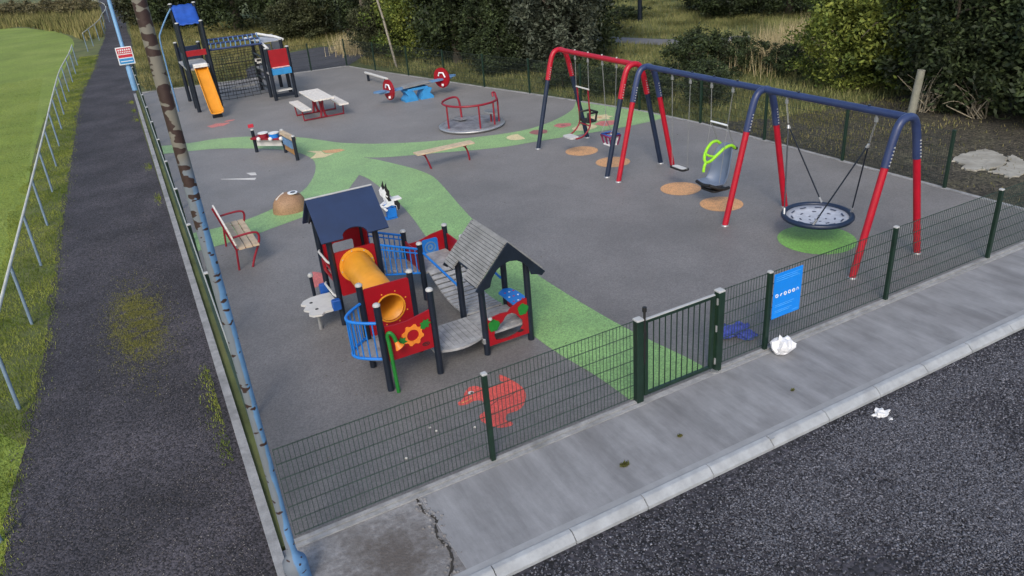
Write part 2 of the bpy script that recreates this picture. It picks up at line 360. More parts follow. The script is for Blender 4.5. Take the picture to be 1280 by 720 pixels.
obj('far_yard', sheet([(2.9,30.5),(5.8,29.75),(7.42,29.45),(9.6,32.6),(9.9,35.5),(8.2,37.2),(5.6,36.6),(3.5,33.4)], -.016), mat('far_tarmac', (.06,.062,.075), .9, .15, 1.), kind='structure')
obj('road', sheet(smoothline([(17.2,27.6),(18.2,26.2),(19.2,22.6),(20.4,20.2),(22.4,18.8)], 4)+smoothline([(23.6,20.2),(21.2,21.9),(20.1,24.4),(19.0,27.8),(18.0,29)], 4), -.014), 'road', kind='structure')

# rubber play surface as a slab
out = [(LX(0),.0),(11.74,.0)]+[(x-.06,y) for x,y in RF[1:-1]]+[(7.33,29.33)]+[(x,y-.06) for x,y in BF[1:-1]]+[(LX(31)+.05,31.0)]
surf = MB(); surf.prism(out, 2, -.12, 0.0)
surface = obj('rubber_surface', surf, 'rubber', kind='structure')
T = [(-1.86,19.9),(-0.94,19.51),(-0.1,19.4),(0.85,18.83),(1.6,18.1),(2.2,17.3),(2.66,16.35),(2.94,15.8),(3.5,15.1),(4.06,14.6),(4.68,14.16),(5.56,13.68),(6.39,13.31),(7.21,13.06),(8.04,13.03),(9.02,13.36),(10.09,14.07),(10.83,14.98)]
RB = [(11.72,11.29),(11.16,11.13),(10.15,11.15),(9.21,11.29),(7.5,11.63),(6.53,11.8),(5.8,12.08),(5.29,12.35),(3.94,13.03),(3.41,13.32),(2.96,13.73)]
DR = [(3.21,13.2),(3.42,12.56),(3.65,11.81),(3.78,11.13),(3.79,10.57),(3.66,9.63),(3.45,8.42),(3.28,7.31),(3.1,5.77),(3.0,4.38),(3.0,3.39),(3.07,2.04),(3.18,1.15),(3.29,0.5),(3.33,0.07)]
DL = [(2.04,0.07),(2.0,0.83),(1.88,1.73),(1.86,2.6),(1.9,4.18),(1.97,5.71),(2.09,7.04),(2.26,8.14),(2.38,9.21),(2.43,10.19),(2.44,11.1),(2.43,11.75),(2.35,12.21)]
LA = [(1.81,11.32),(1.4,10.75),(0.87,10.32),(0.31,10.02),(-0.2,9.84),(-0.73,9.66),(-1.33,9.52),(-2.12,9.46)]
LU = [(-2.07,10.67),(-1.56,10.64),(-0.87,10.72),(-0.34,10.95),(0.15,11.3),(0.77,11.9),(1.11,12.45),(1.47,13.28),(1.72,14.2),(1.75,14.95),(1.58,15.75),(1.2,16.5),(0.61,17.2),(-0.19,17.95),(-1.0,18.4),(-1.9,18.74)]
gp = smoothline(T)+[(11.48,12.4)]+smoothline(RB)+smoothline(DR)+smoothline(DL)+smoothline(LA)+smoothline(LU)
obj('green_path', sheet(gp, .004), 'green', surface, label='wide pale green rubber path that curves and forks across the grey surface')
sp = [('pale orange rubber circle nearest the merry-go-round, below the two-person swing', 7.79,9.99,.43,'orange_r'),('pale orange rubber circle below the toddler cradle swing', 7.83,8.63,.43,'orange_r'),
      ('pale orange rubber circle below the flat swing seat', 7.79,5.99,.44,'orange_r'),('pale orange rubber circle below the grey bucket swing', 7.8,4.7,.44,'orange_r')]
for lb,x,y,rr,mm in sp: obj('orange_spot', sheet(circ(x,y,rr,40), .004), mm, surface, label=lb)
obj('green_spot', sheet(circ(7.83,2.24,.68,56), .004), 'lime', surface, label='bright green rubber circle below the basket swing')
def half(cx, cy, r, a0, m_, lb, k=1.):
    pts = [(cx+r*math.cos(a0+PI*1.25*i/20), cy+r*k*math.sin(a0+PI*1.25*i/20)) for i in range(21)]
    obj('flower_marking', sheet(pts, .008), m_, surface, label=lb)
half(7.2,12.45,.32,rad(60),'cream_r','cream cut-off circle marking on the green path')
obj('flower_marking', sheet(circ(7.92,12.48,.27,20,.27,0,.08), .008), 'dred_r', surface, label='dark red blossom marking on the green path by the swing leg')
obj('flower_marking', sheet(circ(8.84,12.62,.27,18,.25,0,.12), .008), 'pink_r', surface, label='pink blossom marking on the green path with a dark middle')
obj('flower_middle', sheet(circ(8.84,12.6,.07,10), .012), 'dred_r', surface)
obj('lily_marking', sheet(circ(9.16,11.93,.39,26,.30), .008), 'cream_r', surface, label='cream oval lily pad marking below the two-person swing')
obj('flower_marking', sheet(circ(9.9,11.88,.34,18,.30,0,.12), .008), 'pink_r', surface, label='wide pink blossom marking near the back fence')
obj('lily_marking', sheet([(10.16+(.42 if i % 2 else .30)*math.cos(i*PI/7), 12.6+(.40 if i % 2 else .28)*math.sin(i*PI/7)) for i in range(14)], .008), 'cream_r', surface, label='cream star shaped lily marking nearest the back fence')
obj('flower_middle', sheet(circ(10.16,12.6,.08,10), .012), 'orange_r', surface)
dino = [(0.15,1.32),(0.24,1.36),(0.31,1.46),(0.43,1.56),(0.53,1.53),(0.58,1.43),(0.67,1.39),(0.82,1.40),(0.88,1.40),(0.86,1.48),(0.91,1.59),(0.95,1.55),(1.01,1.34),(1.03,1.12),(0.97,0.93),(0.84,0.77),(0.72,0.71),(0.58,0.72),(0.52,0.66),(0.50,0.60),(0.54,0.53),(0.5,0.47),(0.36,0.51),(0.3,0.59),(0.25,0.69),(0.23,0.79),(0.27,0.9),(0.38,0.95),(0.45,1.07),(0.42,1.19),(0.33,1.23),(0.24,1.21),(0.14,1.25)]
dn = obj('creature_marking', sheet(smoothline(dino+[dino[0]], 4)[:-1], .004), 'coral_r', surface, label='coral red long-snouted creature marking by the front fence')
obj('eye', sheet(circ(.39,1.42,.045,14), .008), 'white_r', dn); obj('pupil', sheet(circ(.40,1.41,.02,10), .012), 'blackr', dn)
mo = MB(); mo.tube([(.46,.99,.006),(.6,1.06,.006),(.76,1.04,.006),(.92,1.10,.006)], .008, 5); obj('body_line', mo, 'dred_r', dn)
mo = MB(); mo.tube([(.17,1.28,.006),(.27,1.28,.006),(.36,1.31,.006)], .007, 5); obj('mouth_line', mo, 'orange_r', dn)
obj('stripe_marking', sheet([(-.78,14.56),(-.75,14.50),(-.02,13.78),(.06,13.95),(-.02,14.0)], .004), 'white_r', surface, label='faded white spike marking on the grey circle')
obj('stripe_marking', sheet([(-.08,14.62),(-.02,14.3),(.12,14.2),(.14,14.5)], .004), 'white_r', surface, label='short white dash marking beside the white spike')
obj('bird_marking', sheet([(1.86,15.62),(2.02,15.15),(1.72,14.7),(2.1,14.55),(2.45,14.75),(2.2,14.9),(2.2,15.3)], .008), 'cream_r', surface, label='cream arrow shaped marking where the green paths meet')
obj('bird_marking', sheet([(2.22,15.32),(2.24,14.95),(2.5,14.78),(2.8,14.85),(2.72,15.1)], .008), 'orange_r', surface, label='faded orange tip of the cream marking on the green')
obj('splash_marking', sheet(circ(.25,21.45,.36,16,.26,0,.2), .004), 'pink_r', surface, label='red splash marking at the foot of the far slide')
obj('splash_marking', sheet(circ(.72,21.85,.18,12,.12,0,.1), .004), 'pink_r', surface)
obj('splash_marking', sheet([(-.55,6.1),(-.22,6.15),(-.14,6.6),(-.33,6.85),(-.42,6.5)], .004), 'pink_r', surface, label='pink marking behind the roofed play tower')
# small pale pebbles on the rubber in front of the marking
pb = MB()
for x,y in ((-.38,1.02),(-.34,.91),(-.86,.62),(.1,.7)): pb.lathe((x,y,.0), [(.012,0),(.018,.008),(.01,.018)], 6)
obj('spilt_pebbles', pb, 'white_r', kind='stuff')

# front walk, kerb stones, edging strips
wk = MB(); wk.bbox((-.98,-1.42,-.14), (40,-.045,-.008), .004)
walk = obj('pavement', wk, 'concrete', kind='structure')
wn = M['concrete'].node_tree; N = wn.nodes; b = N['Principled BSDF']; src = b.inputs['Base Color'].links[0].from_socket
tc = N.new('ShaderNodeTexCoord'); mp = N.new('ShaderNodeMapping'); mp.inputs['Scale'].default_value = (3.2,.5,1); mp.inputs['Rotation'].default_value = (0,0,rad(-9))
nz = N.new('ShaderNodeTexNoise'); nz.inputs['Scale'].default_value = 1.; nz.inputs['Detail'].default_value = 7; nz.inputs['Roughness'].default_value = .7
wn.links.new(tc.outputs['Object'], mp.inputs[0]); wn.links.new(mp.outputs[0], nz.inputs['Vector'])
mr = N.new('ShaderNodeMapRange'); mr.inputs[1].default_value = .3; mr.inputs[2].default_value = .7; mr.inputs[3].default_value = .70; mr.inputs[4].default_value = 1.26
wn.links.new(nz.outputs['Fac'], mr.inputs[0]); mx = N.new('ShaderNodeMixRGB'); mx.blend_type = 'MULTIPLY'; mx.inputs[0].default_value = 1
wn.links.new(src, mx.inputs[1]); wn.links.new(mr.outputs[0], mx.inputs[2]); wn.links.new(mx.outputs[0], b.inputs['Base Color'])
wn = M['oldcon'].node_tree; N = wn.nodes; b = N['Principled BSDF']; src = b.inputs['Base Color'].links[0].from_socket
tc = N.new('ShaderNodeTexCoord'); vd = N.new('ShaderNodeVectorMath'); vd.operation = 'DISTANCE'; vd.inputs[1].default_value = (-1.52,-.82,-.01); wn.links.new(tc.outputs['Object'], vd.inputs[0])
nz = N.new('ShaderNodeTexNoise'); nz.inputs['Scale'].default_value = 9; nz.inputs['Detail'].default_value = 9; nz.inputs['Roughness'].default_value = .75; wn.links.new(tc.outputs['Object'], nz.inputs['Vector'])
ma = N.new('ShaderNodeMath'); ma.operation = 'MULTIPLY_ADD'; wn.links.new(nz.outputs['Fac'], ma.inputs[0]); ma.inputs[1].default_value = -1.7; wn.links.new(vd.outputs['Value'], ma.inputs[2])
mr = N.new('ShaderNodeMapRange'); mr.inputs[1].default_value = -.75; mr.inputs[2].default_value = -.05; mr.inputs[3].default_value = .95; mr.inputs[4].default_value = 0; wn.links.new(ma.outputs[0], mr.inputs[0])
mx = N.new('ShaderNodeMixRGB'); mx.inputs[2].default_value = (.095,.083,.075,1); wn.links.new(mr.outputs[0], mx.inputs[0]); wn.links.new(src, mx.inputs[1]); wn.links.new(mx.outputs[0], b.inputs['Base Color'])
ob = MB(); edge = [(-1.02,-.05),(-1.03,-.35),(-.97,-.5),(-1.06,-.75),(-1.02,-1.0),(-1.12,-1.25),(-1.3,-1.42)]
ob.prism([(-2.6,-1.42),(-2.6,-.05)]+edge, 2, -.14, -.012); obj('old_concrete_slab', ob, 'oldcon', kind='structure')
ck = MB(); e2 = [(x+random.uniform(-.008,.008),y) for x,y in smoothline(edge, 6)]
for i in range(len(e2)-1):
    w_ = random.uniform(.008,.034); a = e2[i]; c_ = e2[i+1]
    ck.add([(a[0]-w_*.3,a[1],-.006),(a[0]+w_,a[1],-.006),(c_[0]+w_,c_[1],-.006),(c_[0]-w_*.3,c_[1],-.006)], [(0,1,2,3)])
obj('crack', ck, mat('crack_dirt', (.035,.032,.028), .95, .3, 20), kind='structure')
fill = MB(); fill.prism([(-1.3,-1.42),(-.96,-1.42),(-.96,-.05),(-1.02,-.05)]+[(x-.004,y) for x,y in edge[1:]], 2, -.14, -.0125)
obj('slab_joint', fill, 'oldcon', kind='structure')
kroot = thing('kerb', None, None, (0,-1.46,-.1)); kroot['kind'] = 'structure'
x = .152-.915*3; i = 0
while x < 14:
    k = MB(); e = .006; a, c_ = x+e, x+.915-e; dz = random.uniform(-.003,.003)
    k.prism([(-1.425,-.2),(-1.425,.008+dz),(-1.435,.012+dz),(-1.485,.010+dz),(-1.50,.002+dz),(-1.565,-.055+dz),(-1.57,-.2)], 0, a, c_)
    if i == 6: k.box((a+.02,-1.5,.01),(.06,.03,.012))
    obj('kerb_stone', k, 'kerb', kroot); x += .915; i += 1
jb = MB(); jb.bbox((-2.6,-1.50,-.2),(14,-1.427,-.012)); obj('mortar', jb, mat('mortar', (.07,.07,.07), .9), kroot)
be = MB(); be.bbox((-2.6,-1.424,-.05),(14,-1.33,-.0045),.002)
obj('pavement_margin', be, mat('smooth_margin', (.28,.29,.30), .75, .08, 5, dirt=(.2,.2,.2), dirtscale=2), kind='structure')
rub = MB()
for i in range(90):
    t = random.random(); a = e2[int(t*(len(e2)-1))]; x_ = a[0]+random.gauss(.02,.05); y_ = a[1]+random.gauss(0,.03); r_ = random.uniform(.006,.022)
    rub.lathe((x_,y_,-.012),[(r_*.8,0),(r_,r_*.4),(r_*.5,r_*.8)],5)
obj('crack_rubble', rub, 'oldcon', kind='stuff')
# fence plinth strips
def strip(pts, wd, z0, z1, inner=0.):
    mb = MB(); n = len(pts); L_, R_ = [], []
    for i in range(n):
        a = Vector(pts[max(i-1,0)]); b = Vector(pts[min(i+1,n-1)]); t = (b-a).normalized(); nrm = Vector((-t.y,t.x)); p = Vector(pts[i])
        L_.append(tuple(p+nrm*wd/2)); R_.append(tuple(p-nrm*wd/2))
    for i in range(n-1):
        mb.prism([L_[i],L_[i+1],R_[i+1],R_[i]], 2, z0, z1)
    return mb
obj('front_edging', strip([(-2.42,-.005),(2.17,-.005)], .055, -.12, .016), 'edging', kind='structure')
obj('front_edging', strip([(-2.42,-.072),(2.17,-.072)], .06, -.12, .004), 'edging', kind='structure')
obj('front_edging', strip([(3.42,-.005),(11.9,-.005)], .055, -.12, .016), 'edging', kind='structure')
obj('front_edging', strip([(3.42,-.072),(11.9,-.072)], .06, -.12, .003), 'edging', kind='structure')
obj('gate_threshold', strip([(2.17,-.035),(3.42,-.035)], .11, -.12, -.002), 'edging', kind='structure')
obj('left_edging', strip([(LX(y)-.20, y) for y in (-3.6,4,10,16,22,28,31)], .11, -.12, .03), 'edging', kind='structure')
obj('side_edging', strip([(x,y) for x,y in RF], .09, -.12, .014), 'edging', kind='structure')
obj('rear_edging', strip([(x,y) for x,y in BF], .10, -.12, .02), 'edging', kind='structure')

# ------------------------------------------------------------------ fences
def panel(mb, a, b, z0, z1, vs=.05, hs=.2, wr=.0026):
    a = Vector(a); b = Vector(b); L_ = (b-a).length; t = (b-a)/L_; n = max(2, round(L_/vs)); nr = Vector((-t.y, t.x))
    for i in range(n+1):
        p = a+t*(L_*i/n); q = wr
        vsx = [(p.x+sx*q*t.x+sy*q*nr.x, p.y+sx*q*t.y+sy*q*nr.y) for sx,sy in ((-1,-1),(1,-1),(1,1),(-1,1))]
        mb.add([(x,y,z0) for x,y in vsx]+[(x,y,z1) for x,y in vsx], [(0,1,5,4),(1,2,6,5),(2,3,7,6),(3,0,4,7)])
    nz_ = round((z1-z0-.02)/hs)
    for k in range(nz_+1):
        z = z0+.01+(z1-z0-.02)*k/nz_; q = wr*1.35
        for sgn in (1,-1):
            o_ = nr*(wr+q)*sgn; aa = a+o_; bb = b+o_
            mb.add([(aa.x,aa.y,z-q),(bb.x,bb.y,z-q),(bb.x,bb.y,z+q),(aa.x,aa.y,z+q),(aa.x+nr.x*q*sgn,aa.y+nr.y*q*sgn,z),(bb.x+nr.x*q*sgn,bb.y+nr.y*q*sgn,z)], [(0,1,2,3),(0,4,5,1),(3,2,5,4)])
def fpost(root, p, h=1.2, s=.06, z0=-.1, capm='grey_cap'):
    m_ = MB(); m_.bbox((p[0]-s*.5,p[1]-s*.5,z0),(p[0]+s*.5,p[1]+s*.5,h),.006)
    o = obj('post', m_, 'fence', root); c_ = MB(); c_.bbox((p[0]-s*.5-.004,p[1]-s*.5-.004,h+.0005),(p[0]+s*.5+.004,p[1]+s*.5+.004,h+.022),.008)
    obj('cap', c_, capm, o); return o
def run(name, label, pts, skip_post=(), h=1.18, vs=.05, hs=.2, off=(0,0), toprail=False, wr=.0026, capped=True, group=None, wm='wire', capm='grey_cap'):
    root = thing(name, label, 'fence', (pts[0][0],pts[0][1],0), group)
    for i,p in enumerate(pts):
        if i not in skip_post: fpost(root, p, h+.02, capm=capm)
    for i in range(len(pts)-1):
        mb = MB(); a = (pts[i][0]+off[0],pts[i][1]+off[1]); b = (pts[i+1][0]+off[0],pts[i+1][1]+off[1]); panel(mb, a, b, .045, h, vs, hs, wr)
        if toprail: mb2 = MB(); mb2.tube([(*a,h+.004),(*b,h+.004)], .012, 6); pn = obj('mesh_panel', mb, wm, root); obj('top_rail', mb2, 'wirelight', pn)
        else: obj('mesh_panel', mb, wm, root)
    return root
run('mesh_fence', 'green wire mesh fence along the pavement from the blue pole to the gate', [(-2.34,0),(0,0),(2.07,0)], skip_post=(0,2), off=(0,.036))
run('mesh_fence', 'green wire mesh fence along the pavement right of the gate, carrying the blue sign', [(3.45,0),(4.30,0),(6.80,0),(9.30,0),(11.8,0)], skip_post=(0,), off=(0,.036))
run('mesh_fence', 'dark wire mesh fence behind the swings with pale edging under it', RF[1:], off=(.036,0), wr=.0022, wm='wire_dark', capm='fence')
run('mesh_fence', 'dark wire mesh fence across the far end behind the climbing tower', BF, skip_post=(0,), off=(0,.04), wr=.0022, wm='wire_dark', capm='fence')
lf = [(LX(y)+.0, y) for y in [.006+2.52*i for i in range(13)]]
run('mesh_fence', 'wire mesh fence with pale top rail beside the dark cinder path', lf, skip_post=(0,), off=(-.036,0), toprail=True)

# gate
gt = thing('gate', 'dark green barred metal gate in the front fence', 'gate', (2.17,0,0))
for px in (2.12,3.42):
    m_ = MB(); m_.bbox((px-.05,-.05,-.1),(px+.05,.05,1.19),.008); o = obj('gate_post', m_, 'fence', gt)
    c_ = MB(); c_.bbox((px-.054,-.054,1.1905),(px+.054,.054,1.212),.008); obj('cap', c_, 'grey_cap', o)
fr = MB(); fr.bbox((2.20,-.022,.06),(2.26,.022,1.16)); fr.bbox((3.28,-.022,.06),(3.34,.022,1.16))
fr.bbox((2.263,-.020,.06),(3.277,.020,.10),.004); fr.bbox((2.263,-.020,1.12),(3.277,.020,1.16),.004); obj('frame', fr, 'fence', gt)
tr = MB(); tr.bbox((2.205,-.020,1.1605),(3.335,.020,1.172),.004); obj('top_strip', tr, 'grey_cap', gt)
for i in range(10):
    m_ = MB(); xx = 2.263+1.014*(i+1)/11; m_.tube([(xx,0,.1),(xx,0,1.12)], .008, 8); obj('bar', m_, 'fence', gt)
lt = MB(); lt.tube([(2.19,-.03,.55),(2.19,-.03,1.30)], .016, 10); lt.tube([(2.19,-.03,1.30),(2.19,-.03,1.36)], .028, 10); lt.bbox((2.16,-.045,.95),(2.22,-.014,1.03)); obj('latch', lt, 'blackr', gt)
hg = MB(); [hg.cyl((3.362,-.03,z),.014,.09,8) for z in (.12,.62,1.02)]; hg.cyl((3.36,-.03,-.01),.05,.03,10); obj('hinge', hg, 'steel', gt)

# blue sign (pictograms unreadable in the photograph: a row of small pale shapes)
sg = thing('sign', 'bright blue rectangular sign with a row of pale symbols on the front fence', 'sign', (4.58,-.045,.83))
m_ = MB(); m_.bbox((4.335,-.052,.49),(4.86,-.044,1.17),.004); obj('board', m_, 'signblue', sg)
for i in range(6):
    cx = 4.40+.078*i; cz = .835; m_ = MB()
    if i in (0,2,3,4): m_.ringplate(circ(cx,cz,.028,14), circ(cx,cz,.014,14), 1, -.056, -.0525)
    elif i == 1: m_.prism([(cx-.02,cz-.015),(cx-.005,cz-.02),(cx+.02,cz+.02),(cx,cz+.018)], 1, -.056, -.0525)
    else: m_.tube([(cx-.018,-.054,cz-.02),(cx-.016,-.054,cz+.012),(cx,-.054,cz+.022),(cx+.016,-.054,cz+.012),(cx+.018,-.054,cz-.02)], .0035, 5)
    obj('symbol', m_, 'signwhite', sg)
m_ = MB()
for z,a,b in ((1.12,4.37,4.82),(1.09,4.37,4.76),(1.06,4.37,4.80),(.69,4.38,4.74),(.665,4.38,4.70),(.60,4.38,4.70),(.575,4.38,4.66),(.53,4.72,4.83)): m_.box(((a+b)/2,-.0535,z),(b-a,.002,.006))
obj('fine_print', m_, mat('sign_pale_blue', hexc(90,175,240), .4), sg)

# ------------------------------------------------------------------ poles
def pole(name, label, x, y, prof, m, n=20, cat='pole'):
    mb = MB(); mb.lathe((x,y,0), prof, n); return obj(name, mb, m, loc=(x,y,0), label=label, cat=cat)
pole('lamp_column', 'tall pole of flaking pale blue paint with brown patches at the fence corner', -2.455, -.57, [(.12,-.12),(.12,.22),(.115,.28),(.060,.36),(.047,.42),(.046,1.5),(.047,3),(.048,4.4),(.048,7.5)], 'pole', 24)
pt = thing('lamp_column', 'thin pale blue pole beside the path at the far fence corner', 'pole', (-1.66,32.2,0)); m_ = MB(); m_.lathe((-1.66,32.2,0),[(.12,-.1),(.12,1.0),(.08,1.05),(.07,7)],14); obj('column', m_, 'thinpole', pt)
ws = thing('warning_sign', 'small red and white warning sign fixed to the thin blue pole', 'sign', (-1.66,32.05,1.6))
zz = 1.5
m_ = MB(); m_.bbox((-1.99,32.03,zz-.36),(-1.33,32.06,zz+.38)); obj('board', m_, 'signwhite', ws)
for z0,z1,a,b,mm in ((.1,.34,-1.95,-1.37,'signred'),(-.06,.06,-1.95,-1.37,'signred'),(-.32,-.10,-1.95,-1.37,'seesawblue')):
    m_ = MB(); m_.bbox((a,32.02,zz+z0),(b,32.029,zz+z1),.002); obj('panel', m_, mm, ws)
m_ = MB()
for k in range(6): m_.box((-1.88+.088*k,32.015,zz+.26),(.055,.004,.07))
for k in range(7): m_.box((-1.88+.074*k,32.015,zz+.16),(.045,.004,.05))
m_.box((-1.66,32.015,zz-.22),(.5,.004,.03)); obj('lettering', m_, 'signwhite', ws)

# ------------------------------------------------------------------ field rails
def railrun(label, pts, posts, lean=.0):
    root = thing('pitch_rail', label, 'railing', (posts[0][0],posts[0][1],0), 'white topped pitch railings')
    for px,py,tx,ty in posts:
        m_ = MB(); m_.tube([(px,py,-.08),(tx,ty,1.08)], .027, 10); obj('post', m_, 'railpost', root)
    m_ = MB(); m_.tube(smoothline(pts, 4), .026, 10); obj('rail', m_, 'railtop', root)
rl = [(-5.22,-1.5,1.1),(-5.16,3,1.1),(-5.07,6.84,1.1),(-4.97,10.7,1.1),(-4.85,15.5,1.1),(-4.74,20,1.1),(-4.58,27.2,1.1),(-4.38,33.8,1.1),(-4.0,40,1.1),(-3.81,44.5,1.1)]
def onrail(y):
    for i in range(len(rl)-1):
        if rl[i][1] <= y <= rl[i+1][1]:
            t = (y-rl[i][1])/(rl[i+1][1]-rl[i][1]); return rl[i][0]+(rl[i+1][0]-rl[i][0])*t
posts = []
for y in [-1.15,1.85,4.85,7.86,10.89,13.75,16.84,19.83,22.8,25.8,28.8,31.8,34.8,37.8,40.8,44.2]:
    xx = onrail(max(-1.5,y)); posts.append((xx-.02, y, xx, y+.05))
railrun('long white railing with blue posts between the field and the cinder path', rl, posts)
r2p = [(-3.15,51.2,1.1),(-2.75,54,1.1),(-2.26,57.5,1.1),(-1.75,62,1.1),(-1.46,66.5,1.1),(-.9,73,1.1),(-.72,79,1.1),(-1.0,86,1.1),(-1.9,92,1.1)]
railrun('short curved white railing beyond the gap at the far end of the field', r2p, [(x_,y_,x_,y_) for x_,y_,_ in r2p])

# ------------------------------------------------------------------ toddler play unit
PU = thing('play_unit', 'toddler play unit with navy roofed tower, yellow tunnel, slatted bridge and grey roofed house', 'playground unit', (.6,3.6,0))
A = (-.45,.30,4.42,5.17); B_ = (-.49,.26,2.14,2.88); Cc = (1.0,1.77,4.42,5.17); D = (1.04,1.78,2.2,2.95)
def corners(S): return [(S[0],S[2]),(S[1],S[2]),(S[1],S[3]),(S[0],S[3])]
def ppost(root, x, y, h, r=.048, cap=True, capm='grey_cap', m='navy'):
    m_ = MB(); m_.cyl((x,y,-.05), r, h+.05, 14); o = obj('post', m_, m, root)
    if cap: c_ = MB(); c_.lathe((x,y,h),[(r+.004,.0005),(r+.004,.02),(r*.75,.036),(r*.3,.042)],14); obj('cap', c_, capm, o)
    return o
for x,y in corners(A): ppost(PU, x, y, 1.60, cap=False)
for x,y in corners(B_): ppost(PU, x, y, 1.31)
ppost(PU,1.0,4.42,1.02); ppost(PU,1.0,5.17,1.0); ppost(PU,1.77,5.17,.92); ppost(PU,1.77,4.42,.95)
for x,y in corners(D): ppost(PU, x, y, 1.30, cap=False)
def deck(S, z, name='deck', m='deck'):
    m_ = MB(); n = 6
    for i in range(n):
        a = S[2]+(S[3]-S[2])*i/n; m_.bbox((S[0]-.02,a+.004,z-.035),(S[1]+.02,a+(S[3]-S[2])/n-.004,z),.004)
    obj(name, m_, m, PU)
deck((-.40,.25,4.42,5.17), .74); deck((-.44,.21,2.19,2.83), .47); deck((1.05,1.72,4.42,5.15), .5); deck((1.08,1.74,2.24,2.93), .3)
# gable roofs: outline extruded; front slopes carry a half round notch
def slope(x0, x1, ye, ze, yr, zr, th, notch=None, m='blueroof', name='roof_board', along='x', parent=PU):
    """board from eave (ye,ze) to ridge (yr,zr) running along x (or y) from x0 to x1, optional notch (centre, half width, depth) in the eave"""
    pts = [(x0,1.0),(x0,0.0)]
    if notch:
        c, hw, dp = notch
        pts += [(c-hw-.02,0)]+[(c-hw*math.cos(a), dp*math.sin(a)**.8) for a in [PI*i/10 for i in range(11)]]+[(c+hw+.02,0)]
    pts += [(x1,0.0),(x1,1.0)]
    dY, dZ = yr-ye, zr-ze; Ls = math.hypot(dY,dZ); nv = (-dZ/Ls*th, dY/Ls*th) if dY > 0 else (dZ/Ls*th, -dY/Ls*th)
    def P(s_, t_, k):
        yy = ye+dY*t_+nv[0]*k; zz_ = ze+dZ*t_+nv[1]*k; return (s_,yy,zz_) if along == 'x' else (yy,s_,zz_)
    n = len(pts); mb = MB()
    vs = [P(s_,t_,0) for s_,t_ in pts]+[P(s_,t_,1) for s_,t_ in pts]
    tri = tessellate_polygon([[Vector((s_,t_,0)) for s_,t_ in pts]])
    mb.add(vs, [tuple(t) for t in tri]+[tuple(i+n for i in t) for t in tri]+[(i,(i+1)%n,n+(i+1)%n,n+i) for i in range(n)])
    return obj(name, mb, m, parent)
slope(-.60,.48,4.24,1.50,4.795,2.04,.03,(-.06,.20,.2)); slope(-.60,.48,5.35,1.50,4.80,2.04,.03,(-.06,.20,.2))
rg = MB(); rg.tube([(-.60,4.797,2.066),(.48,4.797,2.066)], .016, 8); obj('ridge_strip', rg, 'grey_cap', PU)
for xx in (-.55,.42):
    m_ = MB(); m_.prism([(4.33,1.56),(4.80,2.01),(5.26,1.56),(5.12,1.56),(4.80,1.86),(4.48,1.56)], 0, xx, xx+.022); obj('gable_board', m_, 'navy', PU)
# tower A panels
def rrect(x0, z0, x1, z1, rr=.04, n=4):
    out_ = []
    for cx,cz,a0 in ((x1-rr,z1-rr,0),(x0+rr,z1-rr,90),(x0+rr,z0+rr,180),(x1-rr,z0+rr,270)):
        for i in range(n): a = rad(a0+90*i/(n-1)); out_.append((cx+rr*math.cos(a), cz+rr*math.sin(a)))
    return out_
fa = MB(); fa.ringplate(rrect(-.40,.50,.25,1.25,.03,8), [(-.08+.22*math.cos(a+PI/10*.0), .97+.22*math.sin(a)) for a in [rad(5+i*80/7) + (i//8)*0 for i in range(8)]+[rad(95+i*80/7) for i in range(8)]+[rad(185+i*80/7) for i in range(8)]+[rad(275+i*80/7) for i in range(8)]], 1, 4.40, 4.43)
obj('tunnel_panel', fa, 'redpanel', PU)
bp_ = MB(); bp_.ringplate(rrect(-.40,.74,.25,1.30,.03,6), rrect(-.24,.93,.12,1.12,.04,6), 1, 5.16, 5.19); obj('window_panel', bp_, 'redpanel', PU)
sd = MB(); sd.bbox((.29,4.9,.75),(.315,5.12,1.45),.01); obj('side_panel', sd, 'redpanel', PU)
sd = MB(); sd.ringplate([(y,z) for y,z in rrect(4.47,.72,5.12,.95,.03,5)], [(y,z) for y,z in rrect(4.6,.78,5.0,.9,.03,5)], 0, -.465,-.44); obj('side_panel', sd, 'redpanel', PU)
for z in (1.08,.50):
    m_ = MB(); m_.tube([(-.47,4.48,z-.01),(-.50,4.55,z),(-.50,5.05,z),(-.47,5.12,z-.01)], .02, 8); obj('hand_rung', m_, 'offwhite', PU)
# access step with blue brackets
st = MB(); o_ = [(-.98,4.38),(-.93,4.30),(-.80,4.27),(-.74,4.33),(-.62,4.33),(-.47,4.36),(-.47,4.98),(-.62,5.0),(-.80,4.99),(-.93,4.93),(-1.0,4.82),(-.93,4.72),(-1.01,4.60),(-.94,4.50)]
st.prism(o_, 2, .33, .362); so_ = obj('step', st, 'offwhite', PU)
for cx,cy in ((-.82,4.5),(-.84,4.78)): m_ = MB(); m_.cyl((cx,cy,.3625),.028,.003,12); obj('hole', m_, 'blackr', so_)
for y in (4.36,5.08): m_ = MB(); m_.bbox((-.60,y-.05,.33),(-.46,y+.05,.50),.015); obj('bracket', m_, 'dblue', PU)
m_ = MB(); m_.cyl((-.82,4.5,-.02),.03,.35,10); obj('step_leg', m_, 'steel', PU)
m_ = MB(); m_.cyl((-.62,5.55,-.02),.03,.5,10); o = obj('post', m_, 'navy', PU); m_ = MB(); m_.lathe((-.62,5.55,.48),[(.045,.0005),(.05,.03),(.03,.06)],10); obj('cap', m_, 'grey_cap', o)
